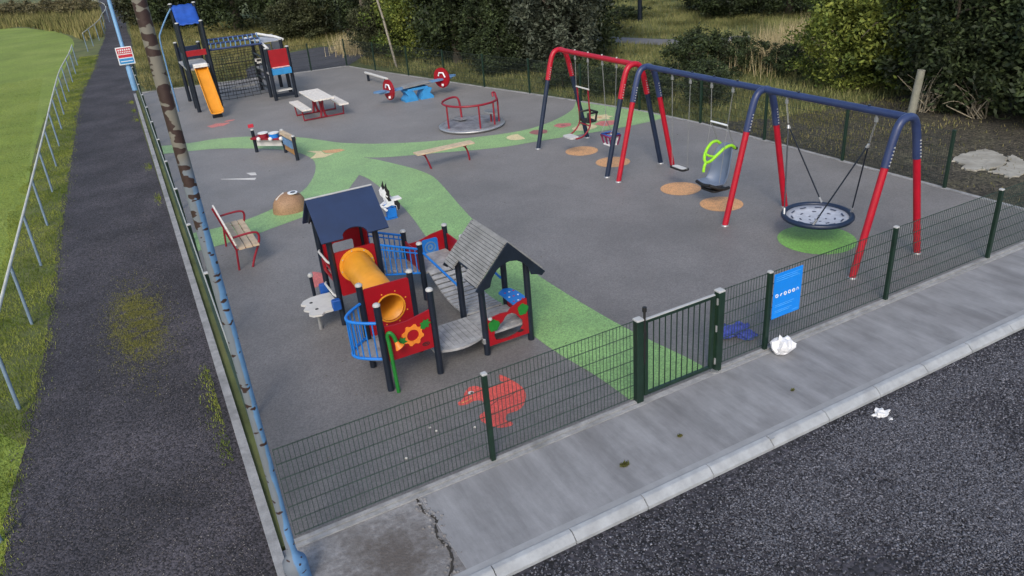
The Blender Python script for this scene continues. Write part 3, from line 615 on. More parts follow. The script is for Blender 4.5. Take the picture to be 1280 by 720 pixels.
# tunnel
tb = MB(); n = 28; a0 = Vector((-.08,4.46,.97)); a1 = Vector((-.10,2.86,.86))
ringsv = []
for k,(p,rr_) in enumerate([(a0,.235),(a0+(a1-a0)*.04,.235),(a0+(a1-a0)*.5,.232),(a0+(a1-a0)*.52,.238),(a0+(a1-a0)*.54,.232),(a1,.232)]): ringsv.append((p,rr_))
vs = []
for p,rr_ in ringsv:
    for j in range(n): th = 2*PI*j/n; vs.append((p.x+rr_*math.cos(th),p.y,p.z+rr_*math.sin(th)))
for p,rr_ in reversed(ringsv):
    for j in range(n): th = 2*PI*j/n; vs.append((p.x+(rr_-.012)*math.cos(th),p.y,p.z+(rr_-.012)*math.sin(th)))
K = len(ringsv)*2; fs = [(k*n+j, k*n+(j+1)%n, ((k+1)%K)*n+(j+1)%n, ((k+1)%K)*n+j) for k in range(K) for j in range(n)]
tb.add(vs, fs, True); tun = obj('tunnel', tb, 'yellow', PU)
m_ = MB(); m_.ringplate(circ(-.08,.97,.285,n), circ(-.08,.97,.236,n), 1, 4.375, 4.397); obj('flange', m_, 'yellow', tun)
for k in range(8): m_ = MB(); a = k*PI/4+.2; m_.tube([(-.08+.26*math.cos(a),4.37,.97+.26*math.sin(a)),(-.08+.26*math.cos(a),4.376,.97+.26*math.sin(a))],.01,6); obj('bolt', m_, 'grey_cap', tun)
hp = MB(); angs = [rad(5+i*80/7) for i in range(8)]+[rad(95+i*80/7) for i in range(8)]+[rad(185+i*80/7) for i in range(8)]+[rad(275+i*80/7) for i in range(8)]
hp.ringplate(rrect(-.45,.50,.22,1.25,.03,8), [(-.10+.205*math.cos(a), .86+.205*math.sin(a)) for a in angs], 1, 2.845, 2.87); hpo = obj('tunnel_panel', hp, 'redpanel', PU)
m_ = MB(); m_.ringplate(circ(-.10,.86,.222,28), circ(-.10,.86,.203,28), 1, 2.835, 2.844); obj('rim', m_, 'yellow', hpo)
for k in range(8): m_ = MB(); a = k*PI/4+.4; m_.tube([(-.10+.26*math.cos(a),2.838,.86+.26*math.sin(a)),(-.10+.26*math.cos(a),2.844,.86+.26*math.sin(a))],.011,6); obj('bolt', m_, 'yellow', hpo)
# front flower panel of platform B
m_ = MB(); m_.prism([(-.44,.45),(.21,.45),(.21,1.04),(.08,1.01),(-.12,.97),(-.30,.97),(-.44,.99)], 1, 2.12, 2.145); fp = obj('flower_panel', m_, 'redpanel', PU)
fo = []; fi = []
for i in range(32): a = 2*PI*i/32; rr_ = .148+.014*(1 if (i//2)%2 else -1); fo.append((-.07+rr_*math.cos(a), .74+rr_*math.sin(a))); fi.append((-.07+.085*math.cos(a), .74+.085*math.sin(a)))
m_ = MB(); m_.ringplate(fo, fi, 1, 2.108, 2.1195); obj('petal_ring', m_, 'orange', fp)
def leafpoly(cx, cz, s_, a0):
    pts = [(-1,0),(-.5,.5),(-.6,.8),(0,.6),(.3,.95),(.45,.5),(1,.4),(.7,0),(1,-.45),(.4,-.4),(.2,-.85),(-.2,-.5),(-.6,-.6)]
    return [(cx+s_*(x*math.cos(a0)-z*math.sin(a0)), cz+s_*(x*math.sin(a0)+z*math.cos(a0))) for x,z in pts]
for cx,cz,a0_ in ((-.25,.69,.3),(.12,.85,.5)): m_ = MB(); m_.prism(leafpoly(cx,cz,.085,a0_), 1, 2.104, 2.1075 if cx<0 else 2.1075); obj('leaf', m_, 'lgreen', fp)
m_ = MB(); m_.ringplate(circ(.10,.545,.055,18,.028), circ(.10,.545,.046,18,.019), 1, 2.112, 2.1195); m_.box((.10,2.116,.545),(.06,.003,.012)); obj('badge', m_, 'blackr', fp)
m_ = MB(); m_.bbox((.25,2.2,.5),(.272,2.8,.62),.01); obj('kick_board', m_, 'redpanel', PU)
# curved blue balcony
def arc(z, bulge, n=12): return [(-.49-bulge*math.sin(PI*i/n), 2.88-.74*i/n, z) for i in range(n+1)]
bl = MB(); bl.tube(arc(.50,.34), .022, 10); obj('lower_rail', bl, 'blue', PU); bl = MB(); bl.tube(arc(1.05,.34), .022, 10); blo = obj('balcony_rail', bl, 'blue', PU)
for i in range(1,12):
    if i % 1 == 0: m_ = MB(); p = arc(.5,.34)[i]; m_.tube([p,(p[0],p[1],1.05)], .011, 6); obj('bar', m_, 'blue', blo)
m_ = MB(); m_.prism([(x+.03,y) for x,y,_ in arc(0,.33)], 2, .455, .475); obj('balcony_floor', m_, 'deck', PU)
# green speaking tube with orange horn
m_ = MB(); m_.tube(smoothline([(-.42,2.03,0),(-.43,2.03,.4),(-.435,2.04,.75),(-.44,2.05,.88),(-.41,2.03,.93),(-.37,2.01,.88),(-.345,2.0,.78)],5), .027, 10); so2 = obj('speaking_tube', m_, 'lgreen', PU)
m_ = MB(); m_.tube([(-.347,2.0,.79),(-.335,1.99,.74),(-.315,1.975,.70)], [.026,.04,.07], 14, cap=False); obj('horn', m_, 'orange', so2)
# plank step between B and D
m_ = MB(); sp_ = [(.24,2.88),(.24,2.22)]+[(.24+.80*i/8, 2.22-.12*math.sin(PI*i/8)) for i in range(1,8)]+[(1.04,2.24),(1.04,2.88)]
m_.prism(sp_, 2, .285, .32); pk = obj('landing_plate', m_, 'deck', PU)
m_ = MB()
for i in range(9): m_.box((.29+.085*i,2.53,.322),(.008,.66,.003))
obj('grooves', m_, 'greywood', pk)
# clatter bridge
n = 13
def bz(t): return .5+(.3-.5)*t-.13*math.sin(PI*t)
for i in range(n):
    t = (i+.5)/n; y = 4.42-(4.42-2.95)*t; sl = (bz(t+.02)-bz(t-.02))/(.04*(2.95-4.42))
    m_ = MB(); m_.box((1.40,y,bz(t)),(.62,.085,.03), Matrix.Rotation(math.atan(sl),3,'X')); obj('bridge_slat', m_, 'deck', PU)
for xx in (1.13,1.67):
    m_ = MB(); m_.tube([(xx,4.42-1.47*i/12,bz(i/12)-.02) for i in range(13)], .014, 6); obj('bridge_chain', m_, 'blackr', PU)
for xx in (1.0,1.78):
    m_ = MB(); m_.tube([(xx+(.04 if xx<1.2 else -.04),4.42,.86),(xx+(.06 if xx<1.2 else -.06),2.95,.76)], .02, 8); obj('hand_rail', m_, 'blue', PU)
# blue barred bridge A to C
for y in (4.42,5.17):
    m_ = MB(); m_.tube([(.30,y,1.20),(1.0,y,.93)], .02, 8); m_.tube([(.30,y,.66),(1.0,y,.50)], .018, 8)
    m_.tube([(.30,y,1.12),(1.0,y,.85)], .012, 8); o = obj('bridge_rail', m_, 'blue', PU)
    for i in range(1,8):
        t = i/8; m_ = MB(); m_.tube([(.30+.7*t,y,.66-.16*t),(.30+.7*t,y,1.20-.27*t)], .011, 6); obj('bar', m_, 'blue', o)
m_ = MB(); m_.prism([(.30,.70),(1.0,.47),(1.0,.50),(.30,.74)], 1, 4.47, 5.12); obj('bridge_floor', m_, 'deck', PU)
# C panels
m_ = MB(); m_.prism([(1.05,.42),(1.73,.42),(1.73,.86),(1.5,.83),(1.25,.76),(1.05,.76)], 1, 5.15, 5.175); cp = obj('maze_panel', m_, 'redpanel', PU)
m_ = MB(); m_.prism(rrect(1.30,.45,1.60,.76,.04), 1, 5.138, 5.1495); obj('maze_plate', m_, 'blue', cp)
m_ = MB(); m_.ringplate(circ(1.45,.60,.11,24), circ(1.45,.60,.085,24), 1, 5.13, 5.1375); m_.ringplate(circ(1.45,.60,.055,24), circ(1.45,.60,.02,24), 1, 5.13, 5.1375); obj('maze_ring', m_, 'palebluepaint', cp)
m_ = MB(); m_.bbox((.985,4.52,.45),(1.01,5.1,.85),.01); obj('side_panel', m_, 'redpanel', PU)
m_ = MB(); m_.bbox((1.765,4.5,.42),(1.79,5.1,.80),.01); obj('side_panel', m_, 'redpanel', PU)
# house D
def slatroof(sgn):
    n = 15; xr, zr, xe, ze = 1.41, 1.74, 1.41+.52*sgn, 1.20
    root = None; m_ = MB()
    for i in range(n):
        t0, t1 = i/n, (i+.86)/n
        y0, y1 = 2.0, 3.08
        segs = [(y0,y1)]
        if t1 > .82: segs = [(y0,2.42),(2.78,y1)]
        for a,b in segs:
            p0 = (xr+(xe-xr)*t0, zr+(ze-zr)*t0); p1 = (xr+(xe-xr)*t1, zr+(ze-zr)*t1); nx, nz2 = .72*sgn*.028, .70*.028
            poly = [p0,p1,(p1[0]+nx,p1[1]+nz2),(p0[0]+nx,p0[1]+nz2)]
            m_.prism(poly, 1, a, b)
    o = obj('slatted_roof', m_, 'greywood', PU)
    m_ = MB()
    for a,b in ((2.02,2.40),(2.80,3.06)):
        poly = [(xr,zr-.012),(xe,ze-.012),(xe,ze-.002),(xr,zr-.002)]; m_.prism(poly, 1, a, b)
    poly = [(xr,zr-.012),(xr+(xe-xr)*.82,zr+(ze-zr)*.82-.012),(xr+(xe-xr)*.82,zr+(ze-zr)*.82-.002),(xr,zr-.002)]; m_.prism(poly, 1, 2.401, 2.799)
    obj('roof_backing', m_, 'navy', o)
slatroof(-1); slatroof(1)
for y in (1.975,3.085):
    m_ = MB(); top_ = [(.86,1.17),(1.41,1.755),(1.96,1.17)]; inn = [(1.90,1.12),(1.83,1.16),(1.74,1.18),(1.70,1.30),(1.62,1.40),(1.52,1.46),(1.41,1.48),(1.30,1.46),(1.20,1.40),(1.12,1.30),(1.08,1.18),(.99,1.16),(.92,1.12)]
    m_.prism(top_+inn, 1, y-.014, y+.014); obj('gable_arch', m_, 'navy', PU)
# D front panel with leaf cut-out
op = [(1.10,.13)]
outer = [(1.075,.13),(1.25,.13),(1.42,.13),(1.60,.13),(1.745,.13),(1.745,.3),(1.745,.5),(1.745,.72),(1.6,.69),(1.48,.64),(1.42,.585),(1.3,.60),(1.18,.585),(1.075,.58),(1.075,.42),(1.075,.28)]
inner = [(1.19,.20),(1.29,.175),(1.40,.17),(1.52,.19),(1.60,.22),(1.65,.29),(1.65,.38),(1.59,.45),(1.54,.52),(1.48,.555),(1.41,.555),(1.36,.52),(1.33,.47),(1.26,.43),(1.19,.37),(1.165,.28)]
m_ = MB(); m_.ringplate(outer, inner, 1, 2.175, 2.2); dp = obj('tree_panel', m_, 'redpanel', PU)
for cx,cz,s_ in ((1.17,.45,.09),(1.66,.56,.085)): m_ = MB(); m_.prism(circ(cx,cz,s_,16,s_*1.05,.2,.12), 1, 2.163, 2.1745); obj('leaf', m_, 'lgreen', dp)
m_ = MB(); m_.prism(circ(1.60,.22,.05,14,.02), 1, 2.168, 2.1745); obj('badge', m_, 'blackr', dp)
m_ = MB(); m_.bbox((1.77,2.26,.15),(1.795,2.9,.52),.01); obj('side_panel', m_, 'redpanel', PU)
m_ = MB(); m_.prism([(1.60,2.34),(1.77,2.28),(1.85,2.36),(1.87,2.5),(1.86,2.7),(1.82,2.86),(1.72,2.90),(1.60,2.82)], 2, .565, .59); ct = obj('play_counter', m_, 'blue', PU)
for k in range(9): m_ = MB(); m_.cyl((1.65+.075*(k%3)+.01*(k//3),2.42+.16*(k//3),.5905),.016,.003,8); obj('counter_dot', m_, 'signwhite' if k%2 else 'signred', ct)
m_ = MB(); m_.lathe((1.10,2.12,.58),[(.02,0),(.035,.02),(.03,.04),(.01,.045)],10); obj('knob', m_, 'grey_cap', PU)
m_ = MB(); m_.bbox((.98,2.16,.20),(1.06,2.24,.285)); obj('bracket', m_, 'steel', PU)

# ------------------------------------------------------------------ mound with an eye
md = MB(); n = 28; prof = [(1,0),(.98,.10),(.90,.22),(.76,.31),(.56,.37),(.34,.405),(.15,.415)]
vs = []
for k,z in prof:
    for j in range(n): a = 2*PI*j/n; vs.append((.19+.40*k*math.cos(a)+.02*math.sin(3*a), 10.72+.36*k*math.sin(a), z))
fs = [(k*n+j,k*n+(j+1)%n,(k+1)*n+(j+1)%n,(k+1)*n+j) for k in range(len(prof)-1) for j in range(n)]
md.add(vs, fs, True); md.add(vs[-n:], [tuple(range(n))], True)
mdo = obj('rubber_mound', md, 'mound', loc=(.19,10.72,0), label='low brown rubber mound with a white ringed eye', cat='mound')
m_ = MB(); m_.cyl((.30,10.64,.405),.115,.02,20); eo = obj('eye', m_, 'signwhite', mdo)
m_ = MB(); m_.cyl((.31,10.63,.4255),.06,.006,16); eo2 = obj('pupil', m_, 'navy', eo)
m_ = MB(); m_.tube([(-.10,10.62,.33),(.0,10.68,.38),(.12,10.76,.42)], .018, 6); obj('brow', m_, 'white_r', mdo)

# ------------------------------------------------------------------ spring rocker
SR = thing('spring_rocker', 'small black and white animal spring rider with a blue base beside the roofed tower', 'spring rider', (1.90,8.6,0))
m_ = MB(); m_.tube([(1.90+.10*math.cos(a),8.6+.10*math.sin(a),.03+.26*a/(2*PI*5)) for a in [i*PI/6 for i in range(61)]], .016, 6); obj('spring', m_, 'dblue', SR)
m_ = MB(); m_.bbox((1.75,8.50,-.0),(2.05,8.70,.03)); m_.bbox((1.79,8.50,.30),(2.05,8.70,.345)); obj('base_plate', m_, 'blue', SR)
m_ = MB(); m_.bbox((1.78,8.475,.05),(2.03,8.49,.28),.005); obj('base_cover', m_, 'blue', SR)
for y in (8.48,8.70):
    m_ = MB(); m_.prism([(1.70,.36),(1.82,.42),(1.80,.52),(1.74,.60),(1.73,.72),(1.80,.80),(1.88,.78),(1.92,.68),(1.90,.56),(1.95,.46),(2.05,.45),(2.14,.36),(2.12,.24),(2.06,.20),(2.04,.32),(1.92,.36),(1.80,.33)], 1, y-.012, y+.012); o = obj('animal_side', m_, 'signwhite', SR)
    m_ = MB(); m_.prism([(1.80,.60),(1.83,.70),(1.80,.80),(1.86,.92),(1.87,.80),(1.92,.72),(1.905,.56),(1.94,.47),(1.86,.47)], 1, y-.017, y+.017); m_.prism([(2.0,.45),(2.10,.44),(2.145,.36),(2.125,.23),(2.06,.20),(2.05,.32),(2.0,.36)], 1, y-.017, y+.017); obj('black_patch', m_, 'blackr', o)
m_ = MB(); m_.bbox((1.93,8.47,.45),(2.22,8.72,.49),.03); obj('seat', m_, 'white', SR)
m_ = MB(); m_.tube([(1.82,8.38,.62),(1.82,8.80,.62)], .017, 8); m_.tube([(1.74,8.36,.30),(1.74,8.82,.30)], .03, 8); obj('handles', m_, 'white', SR); SR.scale = (.86,.86,.9)

# ------------------------------------------------------------------ benches
def arm_bench():
    root = thing('armchair_bench', 'slatted wooden bench with red tube arms facing the play unit', 'bench', (-1.25,8.6,0))
    for k in range(3):
        x0 = -1.42+.135*k; m_ = MB(); m_.bbox((x0,7.76,.43),(x0+.118,9.45,.465),.006); obj('seat_slat', m_, 'wood', root)
    for k in range(3):
        x0 = -1.475-.03*k; z0 = .53+.125*k; m_ = MB()
        m_.prism([(x0,z0),(x0+.03,z0+.006),(x0+.005,z0+.115),(x0-.025,z0+.109)], 1, 7.76, 9.45); obj('back_slat', m_, 'woodp', root)
    for y in (7.86,9.34):
        m_ = MB(); m_.tube(smoothline([(-1.52,y,.66),(-1.3,y,.68),(-1.08,y,.68),(-1.0,y,.62),(-1.03,y,.45),(-1.16,y,.2),(-1.24,y,0)],5), .022, 10); o = obj('arm_leg', m_, 'dred', root)
        m_ = MB(); m_.tube([(-1.13,y,.415),(-1.46,y,.41),(-1.58,y,.86)], .02, 8); m_.tube([(-1.46,y,.41),(-1.50,y,.0)], .02, 8); obj('bracket', m_, 'dred', root)
arm_bench()
LB = thing('backless_bench', 'long backless plank bench on two curved red legs near the merry-go-round', 'bench', (4.45,11.4,0))
for k in range(2):
    m_ = MB(); m_.bbox((3.66,11.22+.165*k,.45),(5.28,11.37+.165*k,.485),.006); obj('seat_plank', m_, 'wood', LB)
for xx,dx in ((3.90,.14),(5.05,.10)):
    m_ = MB(); m_.tube(smoothline([(xx-.06,11.38,.44),(xx+.02,11.38,.36),(xx+.08,11.38,.2),(xx+dx,11.38,0)],5), .024, 8); m_.bbox((xx-.1,11.24,.425),(xx+.0,11.53,.449)); obj('leg', m_, 'dred', LB)
PT = thing('picnic_table', 'white topped picnic table with two attached benches on red legs', 'picnic table', (3.5,20.0,0))
def planks(x0,x1,y0,y1,z,n,nm,mm):
    for k in range(n):
        a = x0+(x1-x0)*k/n; b = x0+(x1-x0)*(k+1)/n-.01; m_ = MB(); m_.bbox((a,y0,z),(b,y1,z+.045),.006); obj(nm, m_, mm, PT)
planks(3.14,3.84,19.0,21.05,.69,5,'table_plank','woodp'); planks(2.72,3.05,19.15,21.0,.41,2,'bench_plank','woodp'); planks(3.98,4.31,19.05,20.7,.41,2,'bench_plank','woodp')
for y in (19.55,20.55):
    m_ = MB(); m_.tube(smoothline([(3.42,y,.68),(3.46,y,.4),(3.42,y,.1),(3.36,y,.03)],4), .04, 8); m_.tube(smoothline([(3.56,y,.68),(3.52,y,.4),(3.56,y,.1),(3.62,y,.03)],4), .04, 8); obj('pedestal', m_, 'dred', PT)
    m_ = MB(); m_.tube([(2.80,y,.03),(4.22,y,.03)], .025, 8); obj('cross_bar', m_, 'dred', PT)
    for xx,s_ in ((2.82,-1),(4.2,1)): m_ = MB(); m_.tube([(xx,y,.02),(xx+.03*s_,y,.41)], .022, 8); obj('leg', m_, 'dred', PT)

# ------------------------------------------------------------------ merry-go-round
MG = thing('merry_go_round', 'round steel merry-go-round with a red rail and small seats', 'roundabout', (6.78,14.6,0))
m_ = MB(); m_.lathe((6.78,14.6,0),[(.98,.02),(1.02,.05),(1.02,.08),(.97,.10),(.9,.10)],48); obj('rim', m_, 'steel', MG)
m_ = MB(); m_.cyl((6.78,14.6,.1005),.90,.012,48); obj('deck_plate', m_, 'rdisc', MG)
def rp_(deg, r_=.84, z=.80): return (6.78+r_*math.cos(rad(deg)), 14.58+r_*math.sin(rad(deg)), z)
pts = [rp_(95,.62,.11),rp_(95,.64,.45),rp_(97,.66,.72),rp_(103,.72,.82),rp_(120,.80,.82)]+[rp_(a,.84,.80) for a in range(140,330,15)]+[rp_(334,.80,.84),rp_(342,.78,.94),rp_(336,.70,.96),rp_(332,.72,.86)]
m_ = MB(); m_.tube(smoothline(pts,3), .032, 10); obj('hand_rail', m_, 'dred', MG)
for a in (188,262,300,328): m_ = MB(); m_.tube([rp_(a,.84,.1),rp_(a,.84,.80)], .026, 8); obj('rail_post', m_, 'dred', MG)
m_ = MB(); m_.prism([(6.78+r_*math.cos(rad(a)),14.58+r_*math.sin(rad(a))) for r_,a in ((.80,300),(.86,315),(.80,335),(.72,350),(.45,345),(.42,310))],2,.42,.46); obj('seat', m_, 'steel', MG)
m_ = MB(); m_.tube([rp_(330,.6,.1),rp_(330,.6,.42)], .03, 8); obj('seat_post', m_, 'dred', MG)
m_ = MB(); m_.prism([(6.78+r_*math.cos(rad(a)),14.58+r_*math.sin(rad(a))) for r_,a in ((.72,85),(.72,115),(.40,125),(.35,90))],2,.16,.19); obj('foot_plate', m_, 'steel', MG)

# ------------------------------------------------------------------ seesaw and balance beam
SS = thing('seesaw', 'blue seesaw with a round red guard plate at each end', 'seesaw', (7.05,19.75,0))
m_ = MB()
for sx in (-1,1):
    m_.prism([(7.05+sx*.05,0),(7.05+sx*.55,0),(7.05+sx*.55,.08),(7.05+sx*.42,.2),(7.05+sx*.52,.36),(7.05+sx*.40,.40),(7.05+sx*.20,.34),(7.05+sx*.12,.2)],1,19.5,20.0)
m_.bbox((6.65,19.55,.36),(7.45,19.95,.44),.02); obj('base', m_, 'seesawblue', SS)
def sz(x): return .50+.045*(x-7.05)
m_ = MB(); m_.prism([(5.65,sz(5.65)-.03),(8.45,sz(8.45)-.03),(8.45,sz(8.45)+.03),(5.65,sz(5.65)+.03)],1,19.66,19.86); obj('beam', m_, 'palebluepaint', SS)
m_ = MB(); m_.prism([(6.5,.49),(7.6,.55),(7.5,.57),(7.05,.56),(6.6,.53)],1,19.5,20.02); obj('foot_board', m_, 'greywood', SS)
for x,s_ in ((5.68,'l'),(8.42,'r')):
    m_ = MB(); m_.prism(circ(x,19.76,.24,18,.17),2,sz(x)+.03,sz(x)+.07); obj('seat', m_, 'palebluepaint', SS)
for x in (6.02,8.1):
    m_ = MB(); zc = sz(x)+.02; m_.prism([(19.76+.36*math.cos(a),zc+.36*math.sin(a)+.03) for a in [2*PI*i/24 for i in range(24)]],0,x-.03,x+.03); m_.rot(rad(10 if x<7 else 26),(x,19.76,0)); o = obj('guard_plate', m_, 'redpanel', SS)
    m_ = MB(); m_.tube([(x-.06,19.55,zc+.06),(x-.07,19.62,zc+.22),(x-.07,19.80,zc+.22),(x-.06,19.86,zc+.1)], .028, 8); m_.rot(rad(10 if x<7 else 26),(x,19.76,0)); obj('grip', m_, 'signwhite', o)
    m_ = MB(); m_.cyl((x-.05,19.62,zc-.24),.045,.07,10); obj('bolt_cover', m_, 'signwhite', o)
BB = thing('balance_beam', 'low grey topped balance beam on navy legs beyond the seesaw', 'balance beam', (7.0,23.9,0))
m_ = MB(); m_.tube([(6.86,24.95,.33),(7.02,22.75,.33)], .055, 10); obj('beam', m_, 'offwhite', BB)
for p in ((6.9,24.8),(7.0,22.9)): m_ = MB(); m_.cyl((p[0],p[1],-.02),.055,.34,10); obj('leg', m_, 'navy', BB)

# ------------------------------------------------------------------ musical panel
MP = thing('music_panel', 'low play panel with two drums, navy posts and a small picture board', 'play panel', (1.0,15.9,0))
P1, P2, P3 = (.63,16.67), (1.33,15.95), (1.40,14.84)
for p,h in ((P1,.66),(P2,.66),(P3,.68)): ppost(MP, p[0], p[1], h, .05)
def vpanel(a, b, z0, z1, th, nm, mm, par):
    a = Vector(a); b = Vector(b); t = (b-a).normalized(); nr = Vector((-t.y,t.x))*th/2
    m_ = MB(); m_.prism([tuple(a+nr),tuple(b+nr),tuple(b-nr),tuple(a-nr)],2,z0,z1); return obj(nm, m_, mm, par)
vpanel((1.33,15.86),(1.395,14.93),.12,.56,.03,'picture_board','panelwood',MP); vpanel((1.31,15.90),(1.42,14.86),.56,.66,.12,'top_rail','wood',MP)
vpanel((1.30,15.80),(1.365,14.99),.30,.52,.05,'chalk_plate','palebluepaint',MP)
vpanel(P1,P2,.42,.47,.34,'drum_table','dred',MP); vpanel((.68,16.60),(1.28,16.0),.2,.42,.03,'apron','offwhite',MP)
for cx,cy,mm in ((.86,16.35,'dred'),(1.12,16.10,'blue')):
    m_ = MB(); m_.cyl((cx,cy,.47),.14,.12,18); o = obj('drum', m_, mm, MP); m_ = MB(); m_.cyl((cx,cy,.5905),.15,.02,18); obj('drum_skin', m_, 'white', o)
for cx,cy in ((.70,16.30),(.98,16.02),(1.25,15.84)): m_ = MB(); m_.lathe((cx,cy,.40),[(.03,0),(.06,.03),(.06,.08),(.03,.11)],10); obj('bell', m_, 'white', MP)
m_ = MB(); m_.bbox((.54,16.66,.74),(.70,16.69,.84),.01); obj('sign_tag', m_, 'signred', MP)

# ------------------------------------------------------------------ swings
XC = 7.83; ZB = 2.50
def aframe(root, y, legm, bendm, wide=.80, rl_=.058, r2_=.066, zt=1.98):
    """two leaning legs joined over the top by a bent tube in the other colour"""
    for s_ in (-1,1):
        def P(z): return (XC+s_*(wide-(wide-.30)*z/2.1), y, z)
        m_ = MB(); m_.tube([P(-.05),P(zt)], rl_, 14); o = obj('leg', m_, legm, root)
        for k in range(6): m_ = MB(); z = zt-.16+.055*k; p = P(z); m_.box((p[0],p[1]-r2_-.003,p[2]),(.022,.012,.02)); obj('bolt', m_, 'grey_cap', o)
        m_ = MB(); m_.lathe((P(0)[0],y,0),[(.075,.0),(.075,.02),(.06,.03)],14); obj('foot_collar', m_, 'steel', o)
    zt0 = zt-.20; t = zt0/2.1; xl = wide-(wide-.30)*t
    pts = [(XC-xl,y,zt0),(XC-(wide-.5*1.0),y,2.1),(XC-.245,y,2.28),(XC-.205,y,2.38),(XC-.14,y,2.46),(XC-.05,y,2.495)]
    right = [(2*XC-p[0],p[1],p[2]) for p in reversed(pts)]
    m_ = MB(); m_.tube(smoothline(pts+right, 3), r2_, 14); obj('bend', m_, bendm, root)
def beam(root, y0, y1, m):
    m_ = MB(); m_.tube([(XC,y0,ZB),(XC,y1,ZB)], .062, 16); o = obj('beam', m, m, root) if False else obj('beam', m_, m, root); return o
SA = thing('swing_set', 'far swing frame with red top beam and navy lower legs', 'swing frame', (XC,9.35,0)); SB = thing('swing_set', 'near three-legged swing frame with blue top beam and red legs', 'swing frame', (XC,4.05,0))
for y in (10.98,7.74): aframe(SA, y, 'navypaint', 'red')
for y in (7.28,3.76,.80): aframe(SB, y, 'red', 'beam')
ba = beam(SA, 10.98, 7.74, 'red'); b1 = beam(SB, 7.28, .80, 'beam')
for y in (10.2,9.6,9.0,8.4): m_ = MB(); m_.tube([(XC,y,ZB+.055),(XC,y,ZB+.085)], .022, 8); obj('bolt', m_, 'grey_cap', ba)
for y in (6.42,5.75,5.1,4.45,2.95,1.5): m_ = MB(); m_.tube([(XC,y,ZB+.055),(XC,y,ZB+.085)], .022, 8); obj('bolt', m_, 'navy', b1)
def chain(mb, a, b, step=.045, r_=.0075):
    a = Vector(a); b = Vector(b); L_ = (b-a).length; n = int(L_/step); t = (b-a)/L_
    for i in range(n):
        p = a+t*(i*step); q = p+t*step*1.1; o_ = Vector((r_,0,0)) if i % 2 else Vector((0,r_,0))
        mb.tube([p+o_,q+o_], r_*.6, 4, False); mb.tube([p-o_,q-o_], r_*.6, 4, False)
def hanger(par, y, x=XC):
    m_ = MB(); m_.cyl((x,y,ZB-.10),.022,.05,8); m_.bbox((x-.02,y-.03,ZB-.17),(x+.02,y+.03,ZB-.10)); obj('hanger', m_, 'chain', par)
# flat seat
F = thing('flat_swing', 'flat black rubber swing seat hanging beside the grey bucket swing', 'swing seat', (XC,6.09,.45))
m_ = MB(); m_.prism(rrect(7.72,5.86,7.94,6.32,.06),2,.43,.465); obj('seat', m_, 'blackr', F)
m_ = MB(); m_.prism(rrect(7.75,5.90,7.91,6.28,.05),2,.4655,.47); obj('seat_pad', m_, 'offwhite', F)
for y in (5.84,6.34): m_ = MB(); chain(m_, (XC,y,.46), (XC,y+(.04 if y>6 else -.04),ZB-.16)); obj('chain', m_, 'chain', F); hanger(F, y+(.04 if y>6 else -.04))
# basket swing
BK = thing('basket_swing', 'large round basket nest swing hanging above the bright green circle', 'basket swing', (XC,2.28,.45))
m_ = MB(); m_.tube([(XC+.58*math.cos(2*PI*i/40),2.28+.58*math.sin(2*PI*i/40),.46) for i in range(40)], .048, 10, closed=True); obj('rim', m_, 'navypaint', BK)
m_ = MB(); m_.lathe((XC,2.28,.385),[(.2,0),(.4,.02),(.545,.06),(.54,.072),(.4,.035),(.2,.014),(.02,.012)],40); bm_ = obj('mat', m_, 'basket', BK)
for ring,cnt,lw in ((.44,10,.12),(.30,7,.07),(.15,5,.045),(.05,2,.035)):
    for k in range(cnt):
        a = 2*PI*k/cnt+ring*3; zc = .385+.015+.075*max(0,(ring-.2)/.345)**1.2; c = Vector((XC+ring*math.cos(a),2.28+ring*math.sin(a),zc))
        m_ = MB(); m_.box(c,(lw,.024,.006),Matrix.Rotation(a+PI/2,3,'Z')); obj('slot', m_, 'baskethole', bm_)
for y,yt in ((3.05,3.20),(1.50,1.34)):
    top_ = Vector((XC,yt,ZB-.17)); mid = Vector((XC,yt-(.08 if yt>2.28 else -.08),ZB-.55))
    hanger(BK, yt); m_ = MB(); chain(m_, top_, mid, .05, .011); obj('chain', m_, 'chain', BK)
    for a in ((35,145) if yt > 2.28 else (-35,-145)):
        e_ = Vector((XC+.58*math.cos(rad(a)),2.28+.58*math.sin(rad(a)),.50)); m_ = MB(); m_.tube([mid,e_], .013, 8); o = obj('rope', m_, 'navy', BK)
        m_ = MB(); q_ = mid+(e_-mid)*.93; m_.tube([q_,e_], .022, 8); m_.tube([mid,mid+(e_-mid)*.04], .022, 8); obj('rope_clamp', m_, 'steel', o)
# adaptive bucket seat with lime harness
HS = thing('bucket_swing', 'large grey bucket swing seat with a lime green harness bar', 'swing seat', (XC,4.9,.4))
sec = []   # chair faces -x: profile in (x,z) swept across y with raised sides
prof = [(7.50,.50),(7.52,.42),(7.60,.37),(7.74,.35),(7.88,.38),(7.96,.50),(8.02,.70),(8.06,.95),(8.09,1.14),(8.10,1.20)]
m_ = MB(); vs = []; W = 7
for i,(px,pz) in enumerate(prof):
    wd = [.20,.24,.26,.27,.27,.27,.26,.25,.20,.10][i]; up_ = [.04,.08,.12,.15,.16,.16,.15,.13,.08,.02][i]
    nx, nz_ = (0,1) if i < 4 else (-.75,.5) if i < 6 else (-1,.15)
    for j in range(W):
        s_ = -1+2*j/(W-1); lift = up_*abs(s_)**2.5; vs.append((px+nx*lift, 4.90+wd*s_, pz+nz_*lift))
fs = [(i*W+j,i*W+j+1,(i+1)*W+j+1,(i+1)*W+j) for i in range(len(prof)-1) for j in range(W-1)]
